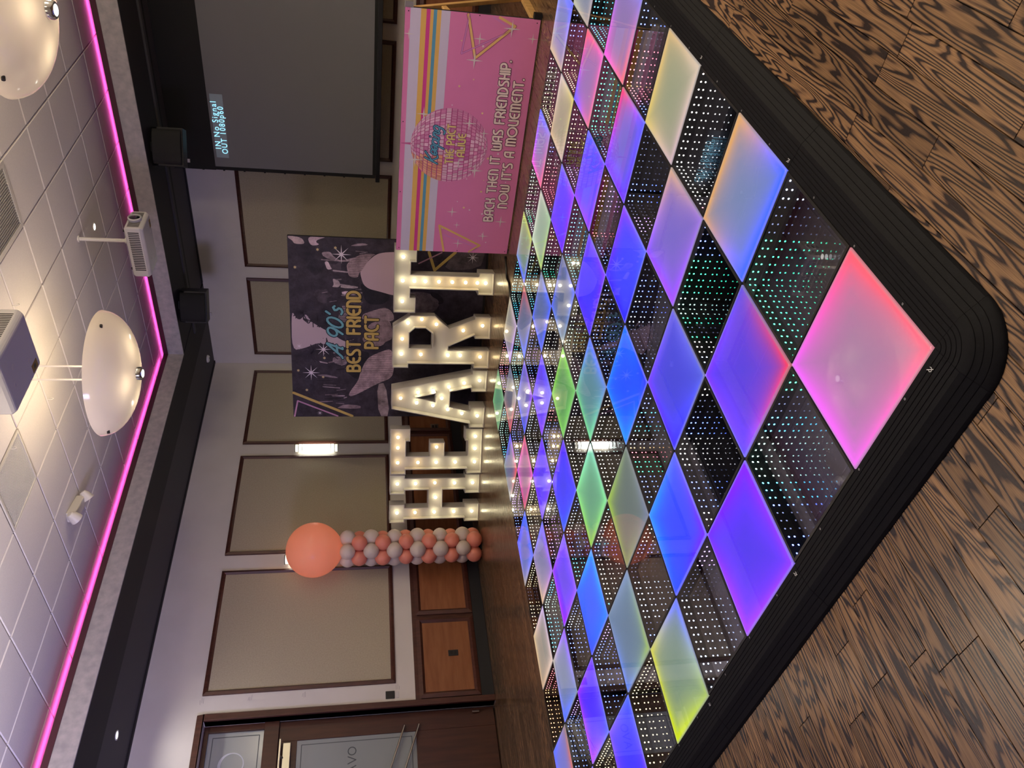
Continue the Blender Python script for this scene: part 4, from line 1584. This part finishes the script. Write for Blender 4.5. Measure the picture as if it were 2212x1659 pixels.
photo('shoe_print', [(1.65, .72), (1.65, .64), (1.58, .55), (1.51, .53), (1.48, .61), (1.54, .59), (1.59, .69)], (30, 26, 34), .0031)
photo('ground_print', [(-.13, 1.0), (1.3, 1.1), (1.3, .1), (-.13, .1)], (44, 39, 48), .0025)
photo('path_print', [(.47, 2.15), (.43, 1.87), (.45, 1.87), (.49, 2.04)], (118, 104, 116), .0026)
photo('path_print', [(.0, 1.87), (.05, 1.78), (.03, 1.57), (-.02, 1.57), (-.01, 1.87)], (126, 108, 118), .0026)
mb = MB()
for k in range(44):
    x = rb.uniform(.1, 2.3)
    y0_ = rb.uniform(1.5, 2.0)
    ln = rb.uniform(.03, .22)
    mb.stroke([(x, y0_), (x + rb.uniform(-.02, .02), y0_ + ln)], rb.uniform(.006, .018), MT['photo'], TB, .0024, rgb(*rb.choice([(150, 134, 146), (112, 100, 110), (30, 26, 34), (128, 112, 124)])))
mb.obj('park_posts_print', BB, kind='stuff')
# palm fronds against the sky
mb = MB()
for (cx, cy) in ((.79, 2.17), (.86, 2.02), (.83, 1.93), (1.25, 2.1), (1.2, 2.0), (1.33, 2.28)):
    for k in range(16):
        a = rb.uniform(-.4, 3.6)
        ln = rb.uniform(.06, .15)
        x, y = cx + .137, cy
        mb.stroke([(x, y), (x + ln * .6 * math.cos(a), y + ln * .6 * math.sin(a)), (x + ln * math.cos(a + .25), y + ln * math.sin(a + .25) - .02)], .012, PM, TB, .0031, rgb(46, 40, 52))
mb.obj('palm_print', BB)
mb = MB()
GOLD = rgb(196, 168, 98)
mb = MB()
mb.stroke([(.355, 2.43), (.01, 1.68)], .035, PM, TB, .0036, GOLD)
mb.obj('triangle_print', BB)
mb = MB()
mb.stroke([(.01, 2.425), (.237, 2.38), (.01, 1.87)], .020, PM, TB, .0038, rgb(190, 140, 178))
mb.obj('triangle_print', BB)
mb = MB()
mb.stroke([(2.307, .75), (2.077, .67), (2.317, .42)], .035, PM, TB, .0038, GOLD)
mb.stroke([(2.157, .87), (2.307, .59)], .016, PM, TB, .004, rgb(180, 134, 160))
mb.obj('triangle_print', BB)
mb = MB()
SW = rgb(228, 218, 232)
for (x, y, r) in ((.88, 2.34, .05), (.84, 2.04, .10), (.51, 2.2, .11), (2.1, 1.81, .12), (2.12, .2, .08), (-.08, 2.1, .04)):
    mb = MB()
    star(mb, x + .137, y, r, TB, .0044, SW, PM, 8, .16)
    mb.obj('sparkle_print', BB)
mb = MB()
for (x, y) in ((.72, 2.03), (.26, 2.26), (.45, 2.05), (.54, 2.36), (2.18, 1.88), (2.15, 2.09), (1.92, 2.36)):
    star(mb, x + .137, y, .022, TB, .0044, rgb(206, 184, 140), PM, 6, .5)
mb.obj('small_sparkles', BB, kind='stuff')
mb = MB()
write(mb, lay('BEST FRIEND', G, .26, .5, .54 + .137, 1.585, .155, 1.625 + .137), .034, TB, .005, GOLD, rgb(26, 22, 26), .009, PM)
write(mb, lay('PACT', G, .28, .5, .87 + .137, 1.36, .155, 1.30 + .137), .034, TB, .005, GOLD, rgb(26, 22, 26), .009, PM)
write(mb, lay("A 90's", SCRIPT, .12, .45, .72 + .137, 1.80, .155, 1.40 + .137, shear=.28), .028, TB, .005, rgb(110, 168, 186), rgb(22, 30, 40), .010, PM)
mb.obj('lettering', BB)

# ------------------------------------------------------------------ balloon column
BC = empty('balloon_column', (4.735, 7.2, 0))
tag(BC, 'salmon and white balloon column topped with one giant peach balloon', 'balloons')


def balloon_mesh(name, r, m, nu=20, nv=12):
    mb = MB()
    prof = []
    for k in range(nv + 1):
        t = math.pi * k / nv
        z = -math.cos(t)
        rad = math.sin(t)
        if z < 0:
            z *= 1.06
            rad *= 1 - .06 * (-z) ** 2
        prof.append((max(rad, .001) * r, z * r))
    prof = [(.012, -r * 1.12), (.006, -r * 1.07)] + prof
    mb.lathe(prof, m, nu)
    return mb


protoW = protoP = None
for layer in range(12):
    z = .10 + layer * .1475
    sal = layer % 2 == 0
    for k in range(4):
        a = math.radians(45 * (1 if sal else 0) + 90 * k + 37)
        x, y = .137 * math.cos(a), .137 * math.sin(a)
        rot = (Vector((x, y, rr.uniform(-.01, .01)))).to_track_quat('Z', 'Y').to_euler()
        s = rr.uniform(.95, 1.04)
        if sal:
            if protoP is None:
                protoP = balloon_mesh('balloon', .102, MT['balloon_p']).obj('balloon', BC, smooth=True, sharp=60)
                o = protoP
            else:
                o = meshcopy(protoP, 'balloon', BC)
        else:
            if protoW is None:
                protoW = balloon_mesh('balloon', .102, MT['balloon_w']).obj('balloon', BC, smooth=True, sharp=60)
                o = protoW
            else:
                o = meshcopy(protoW, 'balloon', BC)
        o.location = (x, y, z)
        o.rotation_euler = rot
        o.scale = (s, s, s)
o = balloon_mesh('giant_balloon', .345, MT['balloon_big'], 40, 24).obj('giant_balloon', BC, smooth=True, sharp=60)
o.location = (0, -.0, 2.145)
mb = MB()
mb.tube([(0, 0, .004), (0, 0, 1.8)], .012, MT['offwhite'], 8)
mb.lathe([(0, .001), (.10, .001), (.10, .012), (0, .014)], MT['blackmat'], 20)
mb.obj('pole', BC)


# ------------------------------------------------------------------ wall sconces
def sconce(loc, rz, label, power):
    root = empty('wall_sconce', loc, rz)
    tag(root, label, 'wall lamp', 'wall sconces')
    mb = MB()                    # local -y out of wall, z up
    mb.box((-.052, -.012, -.30), (.052, 0, .30), MT['steel'])
    mb.obj('back_plate', root, bevel=.003)

    def half(z0, z1, r, m):
        mb = MB()
        n = 14
        vs, fs = [], []
        for z in (z0, z1):
            for k in range(n + 1):
                a = math.pi * k / n
                vs.append((-r * math.cos(a), -.012 - r * 1.25 * math.sin(a), z))
        for k in range(n):
            fs.append((k, k + 1, n + 2 + k, n + 1 + k))
        fs.append(tuple(range(n, -1, -1)))
        fs.append(tuple(range(n + 1, 2 * n + 2)))
        mb.mesh(vs, fs, m)
        return mb
    half(-.205, .205, .062, MT['sconce_glass']).obj('glass_shade', root, smooth=True, sharp=50)
    for (a, b) in ((.21, .255), (-.255, -.21)):
        half(a, b, .062, MT['sconce_glass']).obj('glass_end', root, smooth=True, sharp=50)
    for (a, b) in ((.262, .31), (-.31, -.262)):
        half(a, b, .060, MT['sconce_glass2']).obj('glass_end', root, smooth=True, sharp=50)
    for z in (-.3125, -.2585, -.2075, .2075, .2585, .3125):
        half(z - .005, z + .005, .068, MT['projdark']).obj('metal_band', root, smooth=True, sharp=50)
    return root


sconce((6.868, YW, 2.215), 0, 'lit half-round wall sconce left of the monochrome backdrop', 1)
sconce((4.868, YW, 2.215), 0, 'lit wall sconce mostly hidden behind the giant peach balloon', 1)
sconce((XW, 5.78, 2.215), math.radians(-90), 'lit wall sconce hidden behind the top of the monochrome backdrop', 1)

# ------------------------------------------------------------------ projection screen
PS = empty('projection_screen', (8.36, 2.05, 1.3))
tag(PS, 'grey projection screen with black border showing a no-signal message', 'screen')
PS_T = Matrix.Translation((-8.36, -2.05, -1.3))
y0, y1 = .27, 3.825
mb = MB()
mb.box((8.36, y0, 1.43), (8.364, y1, 3.435), MT['screen'])
o = mb.obj('screen_fabric', PS)
o.location = (-8.36, -2.05, -1.3)
mb = MB()
mb.box((8.357, y0 - .05, 3.435), (8.366, y1 + .05, 3.98), MT['blackmat'])
mb.box((8.357, y1, 1.40), (8.366, y1 + .045, 3.435), MT['blackmat'])
mb.box((8.357, y0 - .045, 1.40), (8.366, y0, 3.435), MT['blackmat'])
mb.box((8.357, y0, 1.385), (8.366, y1, 1.43), MT['blackmat'])
for k in range(9):
    zz = 1.55 + k * .255
    mb.box((8.358, y1 + .045, zz - .012), (8.366, y1 + .058, zz + .012), MT['blackmat'])
o = mb.obj('black_border', PS)
o.location = (-8.36, -2.05, -1.3)
mb = MB()
mb.box((8.345, y0 - .06, 1.335), (8.38, y1 + .10, 1.39), MT['black'])
o = mb.obj('weight_bar', PS, bevel=.006)
o.location = (-8.36, -2.05, -1.3)
TSc = Matrix(((0, 0, -1, 8.3595), (-1, 0, 0, 0), (0, 1, 0, 0), (0, 0, 0, 1)))    # local x = -Y
mb = MB()
mb.poly([(-3.70, 3.255), (-2.87, 3.255), (-2.87, 3.405), (-3.70, 3.405)], MT['screenbox'], TSc, 0)
o = mb.obj('message_box', PS)
o.location = (-8.36, -2.05, -1.3)


def fonttext(txt, size, T, m, name, parent, spacing=1.0, width=None):
    cu = bpy.data.curves.new('txt', 'FONT')
    cu.body = txt
    cu.size = size
    cu.space_character = spacing
    cu.offset = .0004
    oo = bpy.data.objects.new('txt', cu)
    COL.objects.link(oo)
    bpy.context.view_layer.update()
    dg = bpy.context.evaluated_depsgraph_get()
    me = oo.evaluated_get(dg).to_mesh()
    vs = [v.co.copy() for v in me.vertices]
    fs = [tuple(p.vertices) for p in me.polygons]
    oo.evaluated_get(dg).to_mesh_clear()
    bpy.data.objects.remove(oo)
    if width:
        mxx = max(v.x for v in vs)
        vs = [Vector((v.x * width / mxx, v.y, 0)) for v in vs]
    mb = MB()
    mb.mesh([T @ v for v in vs], fs, m)
    return mb.obj(name, parent)


o = fonttext('IN No Signal', .098, TSc @ Matrix.Translation((-3.585, 3.338, .002)), MT['screentext'], 'message_text', PS, 1.25, .62)
o.location = (-8.36, -2.05, -1.3)
o = fonttext('OUT 1080p60', .098, TSc @ Matrix.Translation((-3.645, 3.262, .002)), MT['screentext'], 'message_text', PS, 1.25, .62)
o.location = (-8.36, -2.05, -1.3)


# ------------------------------------------------------------------ ceiling projectors
def projector(loc, rz, size, pole_top, pole_xy, label, lens=True):
    root = empty('projector', loc, rz)
    tag(root, label, 'projector')
    w, l, h = size                        # local: front at -y, body x +-w/2, y 0..l, z 0..h
    mb = MB()
    q = [(-w / 2, 0), (w / 2, 0), (w / 2, l), (-w / 2, l)]
    ins = .012
    vs = [(x, y, .03) for x, y in q] + [(x, y, h - .02) for x, y in q]
    vb = [(x * .90, .018 + y * .94, 0) for x, y in q]
    vt = [(x * .92, .016 + y * .95, h) for x, y in q]
    mb.mesh(vb + vs + vt, [(3, 2, 1, 0)] + [(r * 4 + k, r * 4 + (k + 1) % 4, (r + 1) * 4 + (k + 1) % 4, (r + 1) * 4 + k) for r in range(3) for k in range(4)] + [(12, 13, 14, 15)], MT['projbody'])
    mb.obj('body', root, bevel=.012)
    for sx in (-1, 1):
        mb = MB()
        n = 22
        for k in range(n):
            yy = .05 + (l - .12) * k / n
            mb.box((sx * (w / 2 + .001), yy, .042), (sx * (w / 2 - .002), yy + (l - .12) / n * .55, h - .035), MT['projdark'])
        mb.obj('side_vent', root)
    mb = MB()
    for k in range(10):
        xx = -w / 2 + .03 + k * (w * .3) / 10
        mb.box((xx, -.001, .04), (xx + w * .016, .004, h - .03), MT['projdark'])
        mb.box((-xx, -.001, .04), (-xx - w * .016, .004, h - .03), MT['projdark'])
    mb.obj('front_vent', root)
    if lens:
        Tl = Matrix.Translation((.0, -.0, h * .56)) @ Matrix.Rotation(math.pi / 2, 4, 'X')
        mb = MB()
        mb.lathe([(.052, -.02), (.066, .0), (.066, .028), (.056, .034), (.05, .02)], MT['projbody'], 28, Tl)
        mb.obj('lens_ring', root, smooth=True)
        mb = MB()
        mb.lathe([(.058, .02), (.04, .027), (.018, .031), (.001, .032)], MT['lens'], 28, Tl)
        mb.obj('lens', root, smooth=True)
    mb = MB()
    for (x, y) in ((-w / 2 + .05, .06), (w / 2 - .05, .06), (-w / 2 + .05, l - .07), (w / 2 - .05, l - .07)):
        mb.tube([(x, y, h), (x, y, h + .018)], .014, MT['projdark'], 10)
    mb.obj('foot', root)
    mb = MB()
    mb.box((pole_xy[0] - .05, pole_xy[1] - .05, h), (pole_xy[0] + .05, pole_xy[1] + .05, h + .02), MT['offwhite'])
    mb.tube([(pole_xy[0], pole_xy[1], h + .01), (pole_xy[0], pole_xy[1], h + .05)], .03, MT['offwhite'], 14)
    mb.tube([(pole_xy[0], pole_xy[1], h + .04), (pole_xy[0], pole_xy[1], pole_top - loc[2])], .019, MT['white'], 14)
    mb.tube([(pole_xy[0], pole_xy[1], pole_top - loc[2] - .012), (pole_xy[0], pole_xy[1], pole_top - loc[2])], .034, MT['white'], 18)
    mb.obj('ceiling_pole', root, smooth=True)
    mb = MB()
    stick = mat('label_sticker', rgb(150, 120, 60), .6)
    mb.box((w / 2 * .55, .06, -.0012), (w / 2 * .82, .15, .002), stick)
    mb.box((w / 2 * .62, .09, -.0018), (w / 2 * .75, .12, .002), MT['projdark'])
    mb.obj('label_sticker', root)
    mb = MB()
    for (x, y) in ((-.05, l * .72), (.06, l * .8), (.08, l * .3)):
        mb.lathe([(.018, .001), (.018, -.0015), (.013, -.0015), (.013, .001)], MT['offwhite'], 16, Matrix.Translation((x, y, 0)))
    mb.obj('screw_boss', root)
    return root


projector((5.96, 3.245, 3.722), 0, (.34, .58, .18), ZC - .004, (-.02, .24), 'white ceiling projector on a short pole with its lens showing')
projector((2.90, 2.335, 3.66), math.radians(90), (.45, .50, .16), ZC - .004, (-.05, .27), 'near ceiling projector seen from below, bottom lit violet', lens=False)


# ------------------------------------------------------------------ pendant lamps
def pendant(loc, label):
    root = empty('pendant_lamp', loc)     # loc = underside of the finial
    tag(root, label, 'lamp', 'bowl pendant lamps')
    R = .545
    mb = MB()
    prof = []
    for k in range(15):
        t = k / 14
        prof.append((.03 + (R - .03) * math.sin(t * 1.5) / math.sin(1.5), .045 + .255 * (1 - math.cos(t * 1.5)) / (1 - math.cos(1.5))))
    prof.append((R + .004, .315))
    prof.append((R - .012, .318))
    mb.lathe(prof, MT['bowl'], 64)
    mb.obj('glass_bowl', root, smooth=True, sharp=60)
    mb = MB()
    mb.lathe([(.001, -.002), (.05, .0), (.058, .012), (.06, .05), (.045, .056), (.001, .056)], MT['chrome'], 28)
    fo = mb.obj('finial', root, smooth=True, sharp=40)
    mb = MB()
    mb.lathe([(.001, -.006), (.032, -.005), (.036, -.002)], MT['downlight'], 20)
    mb.obj('finial_light', fo, smooth=True)
    mb = MB()
    for sx in (-.058, .058):
        mb.tube([(sx * .71, -sx * .71, .06), (sx * .71, -sx * .71, ZC - loc[2] - .02)], .0085, MT['white'], 10)
    mb.tube([(0, 0, ZC - loc[2] - .03), (0, 0, ZC - loc[2] - .004)], .09, MT['white'], 24)
    mb.obj('suspension_rod', root, smooth=True)
    mb = MB()
    for k in range(3):
        a = 2 * math.pi * k / 3 + .5
        mb.tube([(R * .93 * math.cos(a), R * .93 * math.sin(a), .235), (R * .99 * math.cos(a), R * .99 * math.sin(a), .228)], .012, MT['projdark'], 10)
    mb.obj('bowl_screw', root)
    for k in range(4):
        a = math.pi / 2 * k + .3
        mb = MB()
        mb.tube([(.06 * math.cos(a), .06 * math.sin(a), .17), (.17 * math.cos(a), .17 * math.sin(a), .18)], .012, MT['offwhite'], 8)
        mb.obj('lamp_holder', root)
        light('POINT', 'pendant_bulb', (loc[0] + .22 * math.cos(a), loc[1] + .22 * math.sin(a), loc[2] + .19), 5.6, WARM, .035)
    return root


pendant((4.072, 3.665, 3.45), 'glowing white bowl pendant lamp whose two rods pass behind the near projector')
pendant((4.066, .655, 3.45), 'glowing white bowl pendant lamp farther from the balloons, beyond the louvered ceiling vent')


# ------------------------------------------------------------------ loudspeakers under the right soffit
def speaker(loc, rz, label):
    root = empty('loudspeaker', loc, rz)
    tag(root, label, 'speaker', 'loudspeakers under the soffit')
    mb = MB()                           # local: front towards -y with convex top strip
    w, h, d = .42, .36, .30
    n = 8
    prof = [(-d / 2 - .05, 0)]
    prof += [(-d / 2 - .05 + .02 * (k / n), h * .02 + (h * .75) * k / n) for k in range(n + 1)]
    prof += [(-d / 2 + .05, h), (d / 2, h), (d / 2, .03)]
    vs = [(-w / 2, a, z) for a, z in prof] + [(w / 2, a, z) for a, z in prof]
    m_ = len(prof)
    mb.mesh(vs, [tuple(range(m_)), tuple(range(2 * m_ - 1, m_ - 1, -1))] + [(k, m_ + k, m_ + (k + 1) % m_, (k + 1) % m_) for k in range(m_)], MT['black'])
    for f in mb.f:
        f.reverse()
    mb.obj('cabinet', root, bevel=.008)
    mb = MB()
    for k in range(10):
        a0_, a1_ = math.pi * k / 10, math.pi * (k + 1) / 10
        y_ = lambda a: -d / 2 - .052 - .055 * math.sin(a)
        x_ = lambda a: -w / 2 + .02 + (w - .04) * (1 - math.cos(a)) / 2
        mb.face([(x_(a0_), y_(a0_), .02), (x_(a1_), y_(a1_), .02), (x_(a1_), y_(a1_) + .03, h * .9), (x_(a0_), y_(a0_) + .03, h * .9)], MT['blackmat'])
    mb.face([(-w / 2 + .02, -d / 2 - .052, .02)] + [(x_(math.pi * k / 10), y_(math.pi * k / 10), .02) for k in range(11)], MT['blackmat'])
    mb.face([(x_(math.pi * k / 10), y_(math.pi * k / 10) + .03, h * .9) for k in range(10, -1, -1)], mat('speaker_cap', rgb(74, 58, 76), .5))
    mb.obj('grille', root, smooth=True)
    mb = MB()
    mb.box((-.05, -.02, h), (.05, .08, ZS - loc[2]), MT['black'])
    mb.obj('mounting_bracket', root)
    mb = MB()
    mb.box((-w / 2 + .06, d / 2 - .06, -.003), (-w / 2 + .10, d / 2 - .02, .02), MT['offwhite'])
    mb.obj('badge', root)
    return root


speaker((7.36, 5.33, 3.545), math.radians(-62), 'black loudspeaker under the soffit nearest the room corner')
speaker((7.42, 3.15, 3.545), math.radians(-62), 'black loudspeaker under the soffit beside the projection screen')

# ------------------------------------------------------------------ ceiling fittings
for (L, Rk), kind in VENTS.items():
    cx, cy = GX - (Rk + .5) * GS, GY + (L + .5) * GS
    root = empty('ceiling_vent', (cx, cy, ZC))
    mb = MB()
    a, w = GS / 2 - .006, .045 if kind == 'louver' else .02
    for (p, q) in (((-a, -a), (a, -a + w)), ((-a, a - w), (a, a)), ((-a, -a + w), (-a + w, a - w)), ((a - w, -a + w), (a, a - w))):
        mb.box((p[0], p[1], -.012), (q[0], q[1], .004), MT['offwhite'])
    mb.obj('vent_frame', root, bevel=.002)
    mb = MB()
    mb.box((-a + w, -a + w, .002), (a - w, a - w, .005), MT['projdark'])
    mb.obj('backing', root)
    if kind == 'louver':
        tag(root, 'louvered square ceiling vent with slanted white slats', 'vent')
        sl = None
        n = 22
        for k in range(n):
            yy = -a + w + (2 * a - 2 * w) * (k + .5) / n
            if sl is None:
                mb = MB()
                mb.mesh([(-a + w, .003, -.011), (a - w, .003, -.011), (a - w, -.005, .000), (-a + w, -.005, .000)], [(3, 2, 1, 0), (0, 1, 2, 3)], MT['ventslat'])
                sl = mb.obj('slat', root)
                o = sl
            else:
                o = meshcopy(sl, 'slat', root)
            o.location = (0, yy, 0)
    else:
        tag(root, 'perforated square ceiling vent with a fine metal grid', 'vent')
        mb = MB()
        n = 34
        for k in range(n + 1):
            t = -a + w + (2 * a - 2 * w) * k / n
            mb.box((-a + w, t - .0032, -.006), (a - w, t + .0032, -.003), MT['ventslat'])
            mb.box((t - .0032, -a + w, -.0055), (t + .0032, a - w, -.0025), MT['ventslat'])
        mb.obj('perforated_grid', root, kind='stuff')


def downlight(loc, label, r):
    root = empty('downlight', loc)
    tag(root, label, 'ceiling light')
    mb = MB()
    mb.lathe([(r, -.001), (r * 1.35, -.003), (r * 1.35, .004), (r, .004)], MT['white'], 24)
    mb.obj('trim_ring', root, smooth=True)
    mb = MB()
    mb.lathe([(.0005, -.002), (r * .6, -.002), (r, .0)], MT['downlight'], 24)
    mb.obj('lens', root, smooth=True)


downlight((6.442, 3.641, ZC - .005), 'small round recessed light in the tiles beside the far projector', .036)
downlight((2.446, 7.034, ZS + .006), 'small round recessed light in the dark soffit above the door', .036)
root = empty('motion_sensor', (8.43, 7.15, ZS + .012))
tag(root, 'small white dome sensor on the grey soffit at the room corner', 'sensor')
mb = MB()
mb.lathe([(.06, 0), (.058, -.018), (.045, -.03), (.001, -.034)], MT['white'], 24)
mb.obj('dome', root, smooth=True)
mb = MB()
mb.lathe([(.02, -.028), (.016, -.04), (.001, -.043)], MT['projdark'], 16, Matrix.Translation((.012, 0, 0)))
mb.obj('sensor_eye', root, smooth=True)

root = empty('emergency_light', (4.02, 5.42, ZC - .004), math.radians(16))
tag(root, 'white twin-head emergency light fixed to the ceiling tiles', 'emergency light')
mb = MB()
mb.box((-.16, -.055, -.085), (.16, .055, 0), MT['offwhite'])
mb.obj('housing', root, bevel=.012)
for sx in (-1, 1):
    mb = MB()
    Th = Matrix.Translation((sx * .185, -.035, -.075)) @ Matrix.Rotation(math.radians(sx * 18), 4, 'Y') @ Matrix.Rotation(math.radians(55), 4, 'X')
    mb.lathe([(.001, .05), (.03, .045), (.05, .01), (.062, -.05), (.056, -.052), (.045, -.02)], MT['offwhite'], 22, Th)
    mb.tube([(sx * .13, -.01, -.05), (sx * .185, -.03, -.07)], .016, MT['offwhite'], 10)
    h_ = mb.obj('lamp_head', root, smooth=True, sharp=50)
    mb = MB()
    mb.lathe([(.05, -.042), (.02, -.046), (.001, -.047)], MT['chrome'], 18, Th)
    mb.obj('lamp_lens', h_, smooth=True)
for k, (x, y, lab) in enumerate(((4.274, 3.106, 'small white wire hook in the ceiling grid left of the near projector top edge'),
                                 (4.294, 4.186, 'small white wire hook in the ceiling grid by the near pendant rods'),
                                 (3.453, 3.96, 'small white wire hook in the ceiling grid beside the perforated vent'))):
    mb = MB()
    mb.tube([(x, y, ZC), (x, y, ZC - .035), (x + .012, y, ZC - .05), (x + .026, y, ZC - .04), (x + .022, y, ZC - .026)], .004, MT['white'], 6)
    tag(mb.obj('ceiling_hook'), lab, 'hook', 'ceiling hooks')


# ------------------------------------------------------------------ wall plates
def plate_thing(name, x, z, w, h, m, label, cat, slots=2, slotm=None, depth=.0, off=.0):
    root = empty(name, (x, YW - off, z))
    tag(root, label, cat)
    mb = MB()
    mb.box((-w / 2, -.008, -h / 2), (w / 2, 0, h / 2), m)
    mb.obj('cover_plate', root, bevel=.002)
    for k in range(slots):
        mb = MB()
        zc = 0 if slots == 1 else (-h * .2 + k * h * .4)
        mb.box((-w * .26, -.010, zc - h * .13), (w * .26, -.008, zc + h * .13), slotm)
        mb.obj('socket', root)


plate_thing('wall_outlet', 3.41, .445, .075, .12, MT['projdark'], 'black power outlet in the wainscot panel next to the door', 'outlet', 2, MT['black'], off=.02)
plate_thing('wall_outlet', 7.315, .415, .115, .12, MT['steel'], 'steel power outlet in the wainscot seen between letters E and A', 'outlet', 2, MT['projdark'], off=.02)
root = empty('thermostat', (2.94, YW, 1.21))
tag(root, 'black control panel on the white wall beside the door', 'control panel')
mb = MB()
mb.box((-.045, -.014, -.045), (.045, 0, .058), MT['projdark'])
mb.obj('housing', root, bevel=.003)
mb = MB()
mb.box((-.035, -.008, -.095), (.035, 0, -.05), MT['offwhite'])
mb.obj('switch_plate', root, bevel=.002)


# ------------------------------------------------------------------ cables on the floor
def cable(name, pts, label, r=.007, parts=1):
    mb = MB()
    P = [Vector(p) for p in pts]
    sm = []
    for k in range(len(P) - 1):
        p0, p1, p2, p3 = P[max(k - 1, 0)], P[k], P[k + 1], P[min(k + 2, len(P) - 1)]
        for s in range(6):
            t = s / 6
            sm.append(.5 * ((2 * p1) + (p2 - p0) * t + (2 * p0 - 5 * p1 + 4 * p2 - p3) * t * t + (3 * p1 - p0 - 3 * p2 + p3) * t ** 3))
    sm.append(P[-1])
    mb.tube(sm, r, MT['cable'], 8)
    o = mb.obj(name, smooth=True)
    tag(o, label, 'cable')
    return o


cable('power_cable', [(5.80, 3.42, .009), (5.69, 3.46, .009), (5.56, 3.53, .009), (5.42, 3.51, .009), (5.31, 3.55, .009), (5.22, 3.62, .009), (5.10, 3.75, .009)],
      'black power cable curling from the pink banner to the dance floor edge', .010)
cable('power_cable', [(6.7, .70, .009), (6.3, .74, .009), (6.02, .78, .012), (5.70, .72, .009), (5.45, .62, .009), (5.2, .52, .009)],
      'black power cable by the timber legs of the pink banner', .011)
